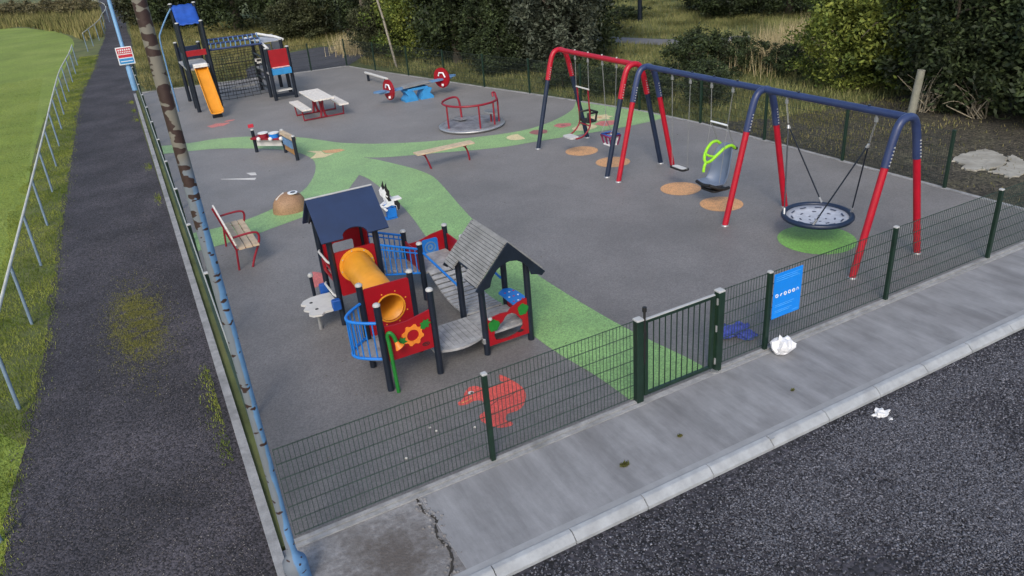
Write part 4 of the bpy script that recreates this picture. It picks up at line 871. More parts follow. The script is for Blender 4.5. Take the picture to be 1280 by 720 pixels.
m_.add(vs, fs, True); so_ = obj('bucket', m_, 'bucket', HS); sm_ = so_.modifiers.new('thick','SOLIDIFY'); sm_.thickness = .035; sm_.offset = -1; sb_ = so_.modifiers.new('smooth','SUBSURF'); sb_.levels = 1; sb_.render_levels = 2
m_ = MB(); m_.tube([(7.47,4.70,.47),(7.46,4.9,.44),(7.47,5.10,.47),(7.58,5.19,.42),(7.76,5.2,.36),(7.90,5.19,.36)],.035,8); m_.tube([(7.47,4.70,.47),(7.58,4.61,.42),(7.76,4.6,.36),(7.90,4.61,.36)],.035,8); m_.prism(rrect(7.56,4.68,7.92,5.12,.08),2,.29,.335); obj('seat_edge', m_, 'blackr', HS)
m_ = MB()
for s_ in (-1,1): m_.tube(smoothline([(8.09,4.90+s_*.20,1.14),(7.98,4.90+s_*.22,1.22),(7.82,4.90+s_*.21,1.20),(7.66,4.90+s_*.17,1.08),(7.56,4.90+s_*.10,.96),(7.52,4.9,.90)],4), .032, 10)
m_.tube(smoothline([(7.53,4.9,.92),(7.48,4.9,.84),(7.46,4.9,.72)],3), .03, 10); m_.tube([(7.62,4.76,1.04),(7.60,4.9,1.03),(7.62,5.04,1.04)], .025, 8); obj('harness_bar', m_, 'lime_p', HS)
m_ = MB(); m_.box((8.12,4.9,1.13),(.05,.46,.05)); m_.box((8.12,4.63,.66),(.06,.05,.14)); obj('bracket', m_, 'blackr', HS)
for s_ in (-1,1):
    y = 4.86+s_*.30; m_ = MB()
    chain(m_, (XC,y,ZB-.16), (XC,4.9+s_*.24,1.66), .045); chain(m_, (XC,4.9+s_*.24,1.66), (8.05,4.9+s_*.22,1.16), .045); chain(m_, (XC,4.9+s_*.24,1.66), (7.66,4.9+s_*.26,.50), .045, .006); obj('chain', m_, 'chain', HS); hanger(HS, y)
m_ = MB(); m_.tube([(XC,4.66,1.66),(XC,5.14,1.66)], .02, 8); obj('spreader_bar', m_, 'signwhite', HS)
# cradle seat
CS = thing('cradle_swing', 'small purple and white toddler cradle swing seat', 'swing seat', (XC,8.7,.5))
m_ = MB(); m_.bbox((7.70,8.55,.44),(7.96,8.85,.475),.02); m_.bbox((7.93,8.55,.48),(7.965,8.85,.66),.01); obj('seat', m_, 'white', CS)
m_ = MB(); m_.tube([(7.67+.0,8.52,.68),(7.67,8.88,.68),(7.99,8.88,.68),(7.99,8.52,.68)], .024, 8, closed=True); 
for x_,y_ in ((7.67,8.52),(7.67,8.88),(7.99,8.88),(7.99,8.52),(7.67,8.70)): m_.tube([(x_,y_,.68),(x_*.6+7.83*.4,y_*.8+8.7*.2,.44)], .022, 8)
obj('cage', m_, mat('purple_rubber', hexc(120,30,75), .5, .1), CS)
m_ = MB(); m_.tube([(7.68,8.53,.705),(7.68,8.87,.705),(7.98,8.87,.705),(7.98,8.53,.705)], .02, 8, closed=True); obj('guard_bar', m_, 'dblue', CS)
for y in (8.52,8.88):
    m_ = MB(); yt = 8.7+(y-8.7)*1.6; chain(m_, (XC,yt,ZB-.16), (XC,y,1.02)); chain(m_, (XC,y,1.02),(7.67,y,.7)); chain(m_, (XC,y,1.02),(7.99,y,.7)); obj('chain', m_, 'chain', CS); hanger(CS, yt)
# two-person swing
TS = thing('two_person_swing', 'parent and child swing with a red tube frame, black upper seat and flat lower seat', 'swing seat', (XC,9.9,.5))
m_ = MB(); m_.tube([(XC,9.62,1.66),(XC,10.20,1.66)], .022, 8); obj('spreader_bar', m_, 'offwhite', TS)
m_ = MB()
for y in (9.66,10.16): m_.tube(smoothline([(XC,y,1.66),(7.86,y,1.1),(7.86,y,.72),(7.66,y,.5),(7.45,y,.46)],4), .02, 8)
m_.tube([(7.45,9.66,.46),(7.45,10.16,.46)], .02, 8); m_.tube([(7.86,9.66,.72),(7.86,10.16,.72)], .02, 8); obj('frame', m_, 'dred', TS)
m_ = MB(); m_.prism(rrect(7.30,9.70,7.56,10.14,.06),2,.455,.49); obj('flat_seat', m_, 'offwhite', TS)
m_ = MB(); m_.bbox((7.84,9.70,.78),(8.10,10.10,.83),.02); m_.tube([(7.84,9.72,.82),(7.84,9.72,1.02),(8.14,9.72,1.02),(8.14,10.08,1.02),(7.84,10.08,1.02),(7.84,10.08,.82)], .028, 8); m_.tube([(8.14,9.75,1.02),(8.1,9.75,.8)], .028, 8); m_.tube([(8.14,10.05,1.02),(8.1,10.05,.8)], .028, 8); obj('child_seat', m_, 'blackr', TS)
for y in (9.62,10.20): m_ = MB(); chain(m_, (XC,y,ZB-.16), (XC,y,1.66)); obj('chain', m_, 'chain', TS); hanger(TS, y)

# ------------------------------------------------------------------ far climbing unit
CU = thing('climbing_unit', 'tall navy climbing unit with orange slide, blue sheet roof, monkey bars and rope net', 'playground unit', (1.8,25.5,0))
for x,y,h in ((.05,24.35,3.18),(.86,24.3,3.18),(.07,25.25,3.78),(.88,25.2,3.76),(.05,27.0,2.27),(.88,26.95,2.2),(2.87,24.0,1.94),(3.66,24.0,1.92),(2.87,24.9,2.15),(3.66,24.9,2.1),(2.93,26.9,2.1),(3.72,26.8,2.1)):
    ppost(CU, x, y, h, .07, m='navy')
m_ = MB(); vs = []; n = 10
for i in range(n+1):
    t = i/n; 
    for j in range(9): s_ = j/8; vs.append((.06+.80*s_+.02*t, 24.33+.92*t, 3.12+.62*t-.07*math.sin(PI*t)+.018*math.sin(s_*PI*6)))
m_.add(vs, [(i*9+j,i*9+j+1,(i+1)*9+j+1,(i+1)*9+j) for i in range(n) for j in range(8)], True); o = obj('sheet_roof', m_, mat('blue_roof_sheet', hexc(32,78,165), .55, .15, 4), CU); s1 = o.modifiers.new('t','SOLIDIFY'); s1.thickness = .02
m_ = MB(); m_.bbox((.0,24.36,1.52),(.9,27.0,1.58)); obj('deck', m_, 'deck', CU)
m_ = MB(); m_.bbox((.1,24.27,2.02),(.82,24.30,2.22)); obj('guard_board', m_, 'redpanel', CU)
m_ = MB(); m_.bbox((.1,26.97,1.6),(.82,27.0,2.1)); obj('guard_board', m_, 'navypaint', CU)
m_ = MB(); m_.bbox((-.0,24.4,1.6),(.03,25.2,2.1)); obj('guard_board', m_, 'navypaint', CU)
def slidepath(t): # y,z
    y = 24.30-1.75*t; z = 1.60-1.5*(t*1.02 if t < .88 else .88*1.02+(t-.88)*.3); return y, max(z,.14)
m_ = MB(); vs = []; n = 18
cs = [(-.24,.14),(-.22,.0),(-.12,-.035),(0,-.045),(.12,-.035),(.22,.0),(.24,.14)]
for i in range(n+1):
    y,z = slidepath(i/n)
    for cx,cz in cs: vs.append((.47+cx+.0*i, y, z+cz))
W = len(cs); m_.add(vs, [(i*W+j,i*W+j+1,(i+1)*W+j+1,(i+1)*W+j) for i in range(n) for j in range(W-1)], True); o = obj('slide', m_, 'orangeslide', CU); s1 = o.modifiers.new('t','SOLIDIFY'); s1.thickness = .03
m_ = MB(); m_.bbox((.22,24.1,1.62),(.72,24.38,1.74),.02); obj('slide_entry', m_, 'white', CU)
m_ = MB(); m_.bbox((.3,22.75,-.02),(.64,22.82,.11)); obj('slide_foot', m_, 'navy', CU)
m_ = MB(); m_.tube(smoothline([(.05,25.1,3.65),(-.15,25.15,3.4),(-.48,25.2,2.9),(-.58,25.2,2.6),(-.60,25.2,1.5),(-.60,25.2,0)],4), .03, 10); obj('sliding_pole', m_, 'palebluepaint', CU)
for (y,z) in ((24.45,2.13),(24.98,2.28),(25.5,2.38)):
    m_ = MB(); m_.tube([(.9,y,z),(2.87,y-.05,z-.02)], .038, 8); obj('bar_rail', m_, 'beam', CU)
for i in range(11):
    x0 = 1.0+.18*i; m_ = MB(); m_.tube([(x0,24.45,2.13),(x0+.10,24.98,2.28)], .024, 6); m_.tube([(x0+.05,24.98,2.28),(x0+.12,25.5,2.38)], .024, 6); obj('monkey_bar', m_, 'palebluepaint', CU)
for y in (25.15,25.9,26.7):
    m_ = MB()
    for i in range(7):
        x0 = 1.0+.31*i; m_.tube([(x0+.06*math.sin(i*2.1),y,1.95-.3*(i%2)),(x0+.05*math.sin(i),y+.05,1.0),(x0,y,.12)], .010, 5)
    for k in range(7):
        z0 = .14+.27*k; m_.tube([(.92,y,z0+.02),(1.5,y+.03,z0+.03*math.sin(k*2)),(2.2,y+.03,z0-.04*math.sin(k*3)),(2.85,y,z0+.02)], .010, 5)
    obj('rope_net', m_, 'blackr', CU)
m_ = MB(); m_.bbox((1.6,25.7,.42),(2.5,25.95,.48)); obj('stepping_plank', m_, 'greywood', CU)
m_ = MB(); m_.bbox((2.92,23.94,1.24),(3.62,23.98,1.88)); obj('guard_board', m_, 'redpanel', CU)
m_ = MB(); m_.prism([(23.75,.98),(24.02,.95),(24.02,1.20),(23.9,1.22),(23.72,1.18)],0,2.92,3.62); bp2 = obj('scoop_entry', m_, 'seesawblue', CU)
m_ = MB(); m_.bbox((2.95,23.8,1.225),(3.6,24.0,1.25)); obj('pink_trim', m_, mat('pale_pink', (.7,.42,.40), .5), bp2)
m_ = MB(); m_.bbox((2.87,24.02,.93),(3.66,26.8,.98)); obj('deck', m_, 'deck', CU)
m_ = MB(); m_.bbox((2.92,23.97,.12),(3.62,24.03,.24)); obj('foot_bar', m_, 'navy', CU)
m_ = MB(); m_.bbox((2.95,24.1,.30),(3.58,24.4,.34)); obj('step', m_, 'offwhite', CU)
for k in range(5): m_ = MB(); m_.tube([(2.9,24.93,.3+.3*k),(2.9,26.85,.3+.3*k)], .04, 8); obj('ladder_rung', m_, 'navy', CU)
m_ = MB(); m_.bbox((2.66,25.2,1.30),(2.84,25.25,1.46)); m_.bbox((2.6,25.2,1.38),(2.9,25.24,1.5)); obj('bell_plate', m_, 'white', CU)
for x0,x1,y,z in ((2.85,3.0,26.9,1.5),(3.60,3.75,26.8,1.5)): pass
m_ = MB(); m_.tube([(2.6,26.3,2.16),(2.9,25.0,2.12),(2.95,24.05,1.95)], .05, 8); m_.tube([(3.2,27.1,2.2),(3.66,25.6,2.14),(3.75,24.9,2.1)], .05, 8); obj('roof_tube', m_, 'white', CU)
m_ = MB(); m_.prism([(2.9,24.95),(3.66,24.95),(3.72,26.8),(2.95,26.85)],2,2.06,2.09); obj('canopy', m_, mat('grey_canopy', (.36,.38,.42), .6), CU)
m_ = MB(); m_.bbox((2.9,24.88,1.35),(3.25,24.93,2.0)); m_.bbox((3.3,24.88,1.5),(3.62,24.93,2.05)); obj('grey_board', m_, mat('dark_grey_board', (.07,.08,.10), .5), CU)

# ------------------------------------------------------------------ litter
def crumple(name, label, cat, c, r_, sc_, mm, seed, amp=.35, z0=0., n=3):
    import bmesh
    bm = bmesh.new(); bmesh.ops.create_icosphere(bm, subdivisions=n, radius=1); rr = random.Random(seed)
    from mathutils import noise
    for v in bm.verts:
        p = v.co.copy(); k = 1+amp*(noise.noise(p*1.6+Vector((seed,0,0)))+.6*abs(noise.noise(p*3.7+Vector((0,seed,0))))+.35*abs(noise.noise(p*8)))
        v.co = Vector((p.x*sc_[0]*k, p.y*sc_[1]*k, max(0,(p.z*.9+.75)*sc_[2]*k)))*r_
    me = bpy.data.meshes.new(name); bm.to_mesh(me); bm.free(); me.materials.append(M[mm]); o = bpy.data.objects.new(name, me); C.objects.link(o); o.location = (c[0],c[1],z0); tag(o, label, cat); return o
crumple('plastic_bag', 'crumpled white plastic bag against the fence post by the blue sign', 'bag', (4.44,-.19), .15, (1.05,.8,.85), 'bag', 21, .45)
crumple('crumpled_cloth', 'crumpled blue cloth lying on the rubber just inside the fence', 'cloth', (4.27,.60), .17, (1.0,.8,.28), 'cloth', 5, 1.0)
c2 = crumple('crumpled_cloth', 'blue cloth', 'cloth', (4.38,.38), .12, (.9,.8,.25), 'cloth', 9, 1.0)
c2.parent = bpy.data.objects['crumpled_cloth']; c2.location = (.10,-.20,0); c2.name = 'sleeve'; del c2['label']; del c2['category']
c3 = crumple('sleeve', '', '', (4.6,.6), .08, (1.5,.45,.3), 'cloth', 12, .8); c3.parent = bpy.data.objects['crumpled_cloth']; c3.location = (.24,-.02,0); c3.rotation_euler[2] = .5; c3.name = 'sleeve'
for kk in ('label','category'):
    if kk in c3: del c3[kk]
crumple('paper_scrap', 'torn white scrap of litter on the gravel below the kerb', 'litter', (4.43,-1.80), .065, (1.3,.8,.35), 'paper', 8, .9, -.095)
crumple('paper_scrap', 'tiny white flake of litter beside the larger white scrap', 'litter', (4.44,-1.93), .025, (1.2,.8,.4), 'paper', 11, .8, -.095, 2)
def tuft(label, x, y, s_, n=60, name='moss_clump'):
    mb = MB()
    for i in range(n):
        a = random.uniform(0,2*PI); r_ = s_*random.random()**.6; px, py = x+r_*math.cos(a)*1.2, y+r_*math.sin(a)*.7; h = random.uniform(.006,.03); b = random.uniform(0,PI); q = random.uniform(.006,.014)
        mb.add([(px-q*math.cos(b),py-q*math.sin(b),.0),(px+q*math.cos(b),py+q*math.sin(b),.0),(px+random.uniform(-.02,.02),py+random.uniform(-.02,.02),h)], [(0,1,2)])
    return obj(name, mb, 'moss', loc=(x,y,0), label=label, cat='moss')
tuft('larger yellow green clump of moss on the pavement', 1.23,-.92,.055,150); tuft('small dark scrap of moss on the pavement nearer the gate', 2.08,-.86,.03,60)
tuft('dark fleck of dirt on the pavement left of the white scrap', 3.86,-.93,.02,40,'dirt_fleck')

# ------------------------------------------------------------------ stones and grass
def octa_stones(name, pts, smin, smax, m, z):
    n = len(pts); base = np.array([(1,0,0),(-1,0,0),(0,1,0),(0,-1,0),(0,0,1),(0,0,-1)], dtype=float); F0 = np.array([(0,2,4),(2,1,4),(1,3,4),(3,0,4),(2,0,5),(1,2,5),(3,1,5),(0,3,5)])
    s = rng.uniform(smin, smax, (n,1,1))*rng.uniform(.6,1.2,(n,1,3))*np.array([1,1,.6]); V = base[None]*s*rng.uniform(.7,1.2,(n,6,1)); a = rng.uniform(0,2*PI,n)
    ca, sa = np.cos(a)[:,None], np.sin(a)[:,None]; X = V[:,:,0]*ca-V[:,:,1]*sa; Y = V[:,:,0]*sa+V[:,:,1]*ca; ta = rng.uniform(-.6,.6,n)[:,None]
    Z = V[:,:,2]*np.cos(ta)+X*np.sin(ta)
    P = np.stack([X+pts[:,0:1],Y+pts[:,1:2],Z+z],2).reshape(-1,3); F = (F0[None]+np.arange(n)[:,None,None]*6).reshape(-1,3)
    o = npmesh(name, P, F, m); o['kind'] = 'stuff'; return o
def vnoise(x, y, s, seed=0):
    r_ = np.random.default_rng(seed); T_ = r_.random((64,64)); X = x/s % 63; Y = y/s % 63; xi = X.astype(int); yi = Y.astype(int); fx = X-xi; fy = Y-yi; fx = fx*fx*(3-2*fx); fy = fy*fy*(3-2*fy)
    a = T_[yi,xi]; b = T_[yi,(xi+1)%64]; c = T_[(yi+1)%64,xi]; d_ = T_[(yi+1)%64,(xi+1)%64]; return (a*(1-fx)+b*fx)*(1-fy)+(c*(1-fx)+d_*fx)*fy
n = 330000; P = np.stack([rng.uniform(-1.8,9.6,n), -1.59-3.6*rng.random(n)],1)
lowy = np.where(P[:,0] < 3.4, -1.9-(P[:,0]+1.4)*.62, -5.0+(P[:,0]-3.4)*.62); P = P[P[:,1] > lowy]
dens = .06+1.5*(np.clip(vnoise(P[:,0]+20,P[:,1]+20,1.1,1)*1.3-.25,0,1))*(.5+.7*vnoise(P[:,0]+9,P[:,1]+40,.25,2))*np.clip((-1.55-P[:,1])/.45,.12,1)*np.clip(.5+.3*(P[:,0]-P[:,1]-4.),.35,1.3); P = P[(rng.random(len(P)) < dens)]
octa_stones('loose_gravel', P, .006, .019, 'pebble', -.088)
n = 26000; P = np.stack([rng.uniform(-5.2,-2.75,n), -1+14*rng.random(n)**1.4],1)
dens = .15+.8*vnoise(P[:,0]+20,P[:,1]+5,.6,3)**1.5+.6*np.exp(-((P[:,0]+2.75)/.25)**2); P = P[(rng.random(n) < dens)]
octa_stones('path_stones', P, .004, .012, 'pebble2', -.008)
def blades(name, P, h0, h1, wd, m, z, kind='stuff', lean=.5):
    n = len(P); a = rng.uniform(0,2*PI,n); h = rng.uniform(h0,h1,n); l = rng.uniform(0,lean,n)*h; b = rng.uniform(0,2*PI,n); w_ = wd*rng.uniform(.6,1.3,n)
    dx, dy = np.cos(a)*w_/2, np.sin(a)*w_/2
    V = np.stack([np.stack([P[:,0]-dx,P[:,1]-dy,np.full(n,z)],1), np.stack([P[:,0]+dx,P[:,1]+dy,np.full(n,z)],1), np.stack([P[:,0]+np.cos(b)*l,P[:,1]+np.sin(b)*l,z+h],1)],1).reshape(-1,3)
    o = npmesh(name, V, np.arange(3*n).reshape(-1,3), m)
    if kind: o['kind'] = kind
    return o
def edgeL(y): return np.interp(y, [p[1] for p in lp], [p[0] for p in lp])
# rough strip along the rail
n = 130000; y = -1.5+50*rng.random(n)**1.5; e = edgeL(y); x = e+.08+np.abs(rng.normal(0,.09,n))*(rng.random(n) < .25)-rng.random(n)**1.0*(.75+.6*vnoise(y+5,y*0+3,1.2,4))
keep = rng.random(n) < (.3+.9*vnoise(x+30,y+10,.35,5)); blades('verge_grass', np.stack([x,y],1)[keep], .015, .06, .011, 'blade', -.02, lean=.9)
# mown pitch near
n = 90000; y = 1+40*rng.random(n)**1.3; x = -5.55-rng.random(n)*(1.2+.35*y*.3); blades('pitch_grass', np.stack([x,y],1), .015, .035, .010, M['blade'], -.018)
# yellow tufts on path
n = 26000; P = np.stack([rng.normal(-3.42,.22,n), rng.normal(6.7,.8,n)],1); kp = rng.random(n) < vnoise(P[:,0]+8,P[:,1]+2,.15,8); blades('path_weeds', P[kp], .006, .024, .014, island_mat('path_weed', [(.09,.10,.028),(.18,.185,.045),(.24,.235,.07)]), -.012)
n = 1600; y = rng.choice([2.2,2.9,3.4,4.1,14,17.5,25,27,29], n)+rng.normal(0,.22,n); x = LX(y)-.34-np.abs(rng.normal(0,.09,n)); blades('edging_weeds', np.stack([x,y],1), .01, .06, .012, 'blade', -.012)
# banks behind the fence
def inpoly(P, poly):
    x, y = P[:,0], P[:,1]; c = np.zeros(len(P), bool); j = len(poly)-1
    for i in range(len(poly)):
        xi,yi = poly[i]; xj,yj = poly[j]; t = ((yi > y) != (yj > y)) & (x < (xj-xi)*(y-yi)/(yj-yi+1e-12)+xi); c ^= t; j = i
    return c
def scatter(poly, n):
    xs = [p[0] for p in poly]; ys = [p[1] for p in poly]; P = np.stack([rng.uniform(min(xs),max(xs),n), rng.uniform(min(ys),max(ys),n)],1); return P[inpoly(P, poly)]
bank = [(-1.2,31.4),(3.0,30.6),(3.6,33.8),(5.6,37),(8.4,37.5),(10.2,36),(9.6,32.2),(8.0,29.6),(8.6,27),(14,33),(16,46),(8,60),(3,75),(.8,76),(-.2,56),(-.9,43),(-1.4,34)]
P = scatter(bank, 160000); blades('bank_grass', P[rng.random(len(P)) < .35+.8*vnoise(P[:,0]+30,P[:,1],1.1,6)], .08, .34, .03, 'blade_b', -.02)
far = [(-60,84),(-8,80),(-4.3,66),(-3.2,58),(-1.9,60),(-1.3,74),(-1,100),(-30,130),(-60,120)]
P = scatter(far, 110000); blades('far_scrub', P, .3, 1.1, .10, 'blade_b', -.02)
mead = [(11.95,9.6),(15,8.4),(20,8.0),(27,12),(40,12),(46,30),(40,60),(24,60),(15,40),(9.4,28.5),(8.4,26.5),(9.8,20.6),(11.1,15)]
roadp = [(17.2,27.6),(18.2,26.2),(19.2,22.6),(20.4,20.2),(22.4,18.8),(23.6,20.2),(21.2,21.9),(20.1,24.4),(19.0,27.8),(18.0,29)]
P = scatter(mead, 420000); P = P[~inpoly(P, roadp)]; P = P[rng.random(len(P)) < .4+.7*vnoise(P[:,0]+30,P[:,1],1.6,7)]; blades('meadow_grass', P, .05, .26, .03, 'blade_m', -.02)
# dry reeds
P = np.concatenate([np.stack([rng.normal(20.8,1.5,5000), rng.normal(14.6,.9,5000)],1), np.stack([rng.normal(24.2,1.8,2500), rng.normal(16.2,.9,2500)],1)]); P = P[(P[:,0] > 13)]
blades('dry_reeds', P, .45, 1.15, .028, 'reed', -.02, lean=.3)
P = np.stack([rng.normal(9.2,.45,1500), rng.normal(33.6,.7,1500)],1); blades('tall_dry_grass', P, .4, 1.1, .03, 'reed', -.02, lean=.4)
# leaf litter on the soil
litt = scatter([(12,.1),(17,.1),(24,6),(17,8.5),(13,9.6),(12,9.6)], 6000)
litt = litt; n = len(litt); a = rng.uniform(0,2*PI,n); s_ = rng.uniform(.01,.03,n); V = []
for k in range(4): V.append(np.stack([litt[:,0]+s_*np.cos(a+k*PI/2), litt[:,1]+s_*np.sin(a+k*PI/2)*.6, -.004+rng.uniform(0,.012,n)],1))
o = npmesh('leaf_litter', np.stack(V,1).reshape(-1,3), np.arange(4*n).reshape(-1,4), island_mat('litter_leaf', [(.05,.045,.03),(.12,.10,.06),(.2,.18,.13),(.035,.04,.02)]), k=4); o['kind'] = 'stuff'

sl_ = scatter([(12,.1),(17,.1),(24,6),(17,8.8),(13,9.6),(12,9.6)], 60000); sl_ = sl_[rng.random(len(sl_)) < (vnoise(sl_[:,0]+30,sl_[:,1]+9,.8,12)**2)*(.12+.9*np.clip((sl_[:,1]-4.)/3.5,0,1))]; blades('soil_weeds', sl_, .02, .11, .020, 'blade_b', -.02)
fl_ = scatter([(-2,.2),(11.6,.2),(11.6,10),(7.5,28.8),(-1.4,30.5)], 420); n = len(fl_); a = rng.uniform(0,2*PI,n); s_ = rng.uniform(.008,.022,n); V = []
for k in range(4): V.append(np.stack([fl_[:,0]+s_*np.cos(a+k*PI/2), fl_[:,1]+s_*np.sin(a+k*PI/2)*.6, .010+rng.uniform(0,.008,n)],1))
o = npmesh('fallen_leaves', np.stack(V,1).reshape(-1,3), np.arange(4*n).reshape(-1,4), island_mat('fallen_leaf', [(.05,.045,.03),(.10,.09,.05),(.16,.14,.09),(.035,.04,.02)]), k=4); o['kind'] = 'stuff'
# ------------------------------------------------------------------ trees and bushes
def crown_mesh(name, lobes, n, leaf, m, inner=.35, seed=0):
    r_ = np.random.default_rng(seed); lob = np.array(lobes); vol = (lob[:,3]*lob[:,4]*lob[:,5])**(2/3); cnt = (n*vol/vol.sum()).astype(int); Vs = []
    for L_, c in zip(lob, cnt):
        d_ = r_.normal(size=(c,3)); d_ /= np.linalg.norm(d_,axis=1,keepdims=True); rad_ = np.where(r_.random(c) < inner, r_.random(c)**.5*.85, 1+r_.normal(0,.07,c))
        # clumps: pull leaves towards random twig ends
        tw = r_.normal(size=(max(8,c//130),3)); tw /= np.linalg.norm(tw,axis=1,keepdims=True); trd = .98+r_.normal(0,.19,len(tw))
        idx = r_.integers(0,len(tw),c); q = tw[idx]*trd[idx][:,None]; sp_ = r_.normal(0,.115,(c,3))
        pos = np.where((r_.random(c) < .86)[:,None], q+sp_, d_*rad_[:,None])
        Vs.append(pos*L_[3:6]+L_[0:3])
    Pn = np.concatenate(Vs); Pn = Pn[Pn[:,2] > .02]; n = len(Pn)
    u_ = r_.normal(size=(n,3)); u_[:,2] *= .6; u_ /= np.linalg.norm(u_,axis=1,keepdims=True); v_ = np.cross(u_, r_.normal(size=(n,3))); v_ /= np.linalg.norm(v_,axis=1,keepdims=True)
    s = leaf*r_.uniform(.6,1.35,n)[:,None]
    V = np.stack([Pn-u_*s, Pn+v_*s*.45, Pn+u_*s, Pn-v_*s*.45],1).reshape(-1,3)
    me = npmesh(name, V, np.arange(4*n).reshape(-1,4), m, k=4); return me
def limbs(lobes, trunk_r, seed, cut=0.9):
    rr = random.Random(seed); mb = MB(); zc = min(l[2] for l in lobes)
    tops = sum((Vector(l[:3]) for l in lobes), Vector())/len(lobes)
    base = Vector((0,0,-.1)); fork = Vector((tops.x*.3,tops.y*.3,max(.4,zc*.7)))
    mb.tube([base, base.lerp(fork,.5)+Vector((rr.uniform(-.05,.05),0,0)), fork], [trunk_r*1.25,trunk_r,trunk_r*.85], 9)
    for l in lobes:
        e_ = Vector(l[:3]); mid = fork.lerp(e_,.5)+Vector((rr.uniform(-.2,.2),rr.uniform(-.2,.2),rr.uniform(-.1,.2))); mb.tube([fork,mid,e_], [trunk_r*.6,trunk_r*.4,trunk_r*.2], 6)
        for k in range(5):
            d_ = Vector((rr.uniform(-1,1)*l[3],rr.uniform(-1,1)*l[4],rr.uniform(-.7,1)*l[5]))*cut; mb.tube([mid.lerp(e_,rr.random()), e_+d_*.5, e_+d_], [trunk_r*.2,trunk_r*.12,trunk_r*.05], 5)
    return mb
PROTO = {}
DRY = island_mat('dry_scrub_foliage', [(.07,.07,.035),(.14,.13,.06),(.22,.19,.10),(.10,.10,.045)], .7, (.55,.5,.5), .4)
def make_proto(key, lobes, n, leaf, m, tr, seed): PROTO[key] = (lobes, n, leaf, m, tr, seed, [None])
make_proto('bushA', [(0,0,1.0,1.6,1.5,1.1),(.9,.5,1.7,1.2,1.1,1.0),(-.9,-.2,1.6,1.2,1.2,1.1),(.1,-.5,2.3,1.2,1.1,.9),(-.3,.7,2.7,1.0,1.0,.9)], 26000, .075, LEAVES[0], .12, 1)
make_proto('bushB', [(0,0,.9,1.5,1.6,1.0),(.8,-.5,1.5,1.2,1.1,1.1),(-1.0,.4,1.4,1.1,1.2,1.0),(0,.3,2.3,1.3,1.2,1.0),(.9,.6,2.5,.9,.9,.8)], 26000, .075, LEAVES[1], .12, 2)
make_proto('bushY', [(0,0,1.2,1.7,1.6,1.2),(1.0,.4,2.0,1.2,1.2,1.0),(-1.0,.2,1.9,1.1,1.1,1.1),(.1,-.6,2.7,1.2,1.1,.9),(-.4,.5,3.1,1.1,1.0,.8)], 30000, .065, LEAVES[2], .12, 3)
make_proto('willow', [(0,0,2.0,1.6,1.5,1.6),(1.1,.2,3.0,1.3,1.2,1.4),(-1.0,.4,3.2,1.3,1.2,1.4),(.2,-.6,4.1,1.3,1.2,1.2),(-.3,.6,4.8,1.0,1.0,1.0)], 30000, .08, LEAVES[3], .16, 4)
make_proto('tallD', [(0,0,2.2,1.7,1.6,1.8),(1.1,.5,3.4,1.4,1.4,1.4),(-1.2,-.2,3.3,1.4,1.4,1.5),(.1,-.5,4.6,1.4,1.3,1.2)], 30000, .08, LEAVES[0], .18, 5)
make_proto('shrub', [(0,0,.5,1.0,.9,.6),(.6,.3,.8,.7,.7,.55),(-.6,-.1,.75,.7,.7,.55)], 9000, .05, LEAVES[1], .05, 6)
def plant(key, name, label, cat, x, y, s=1., rz=0., sz_=None, group=None, leafmat=None):
    lobes, n, leaf, m, tr, seed, cache = PROTO[key]
    root = thing(name, label, cat, (x,y,-.02), group); root.rotation_euler[2] = rz; root.scale = (s,s,sz_ or s)
    if cache[0] is None:
        cr = crown_mesh('crown', lobes, n, leaf, m, seed=seed); cr.parent = root
        t_ = limbs(lobes, tr, seed); me = bpy.data.meshes.new('trunk'); me.from_pydata(t_.v, [], t_.f); me.polygons.foreach_set('use_smooth', t_.sm); me.materials.append(M['bark']); to = bpy.data.objects.new('trunk', me); C.objects.link(to); to.parent = root
        cache[0] = (cr, to)
    else:
        for src in cache[0]: c = src.copy(); C.objects.link(c); c.parent = root
    if leafmat is not None:
        ch = [c for c in root.children if c.name.startswith('crown')][0]; ch.material_slots[0].link = 'OBJECT'; ch.material_slots[0].material = leafmat
    return root
G1 = 'dark trees crowding the fence behind the merry-go-round'
for key,lb,x,y,s,rz,sz_ in [
 ('willow','grey green willow tree ending the dark clump, left of the red swing beam',13.3,19.8,.95,.5,1.0),
 ('tallD','dark tree in the middle of the clump behind the merry-go-round',12.6,22.8,1.1,2.,1.2),
 ('bushA','low dark bush under the trees against the fence, right of the seesaw',11.6,21.9,.8,1.,.8),
 ('tallD','dark tree behind the right end of the seesaw',11.4,25.6,1.05,4.,1.2),
 ('bushY','yellow green bushy tree top behind the left end of the seesaw',10.6,28.8,.95,1.4,1.25),
 ('tallD','dark tree deeper in the clump, behind the willow',15.6,22.2,1.15,3.,1.3),
 ('bushB','olive bush at the left end of the dark clump beside the leaning pole',9.9,30.6,.75,.3,.9),
 ('tallD','tallest dark tree at the back of the clump',13.6,28,1.3,5.,1.4)]:
    plant(key,'tree',lb,'tree',x,y,s,rz,sz_,G1)
G2 = 'trees on the bank beyond the climbing unit'
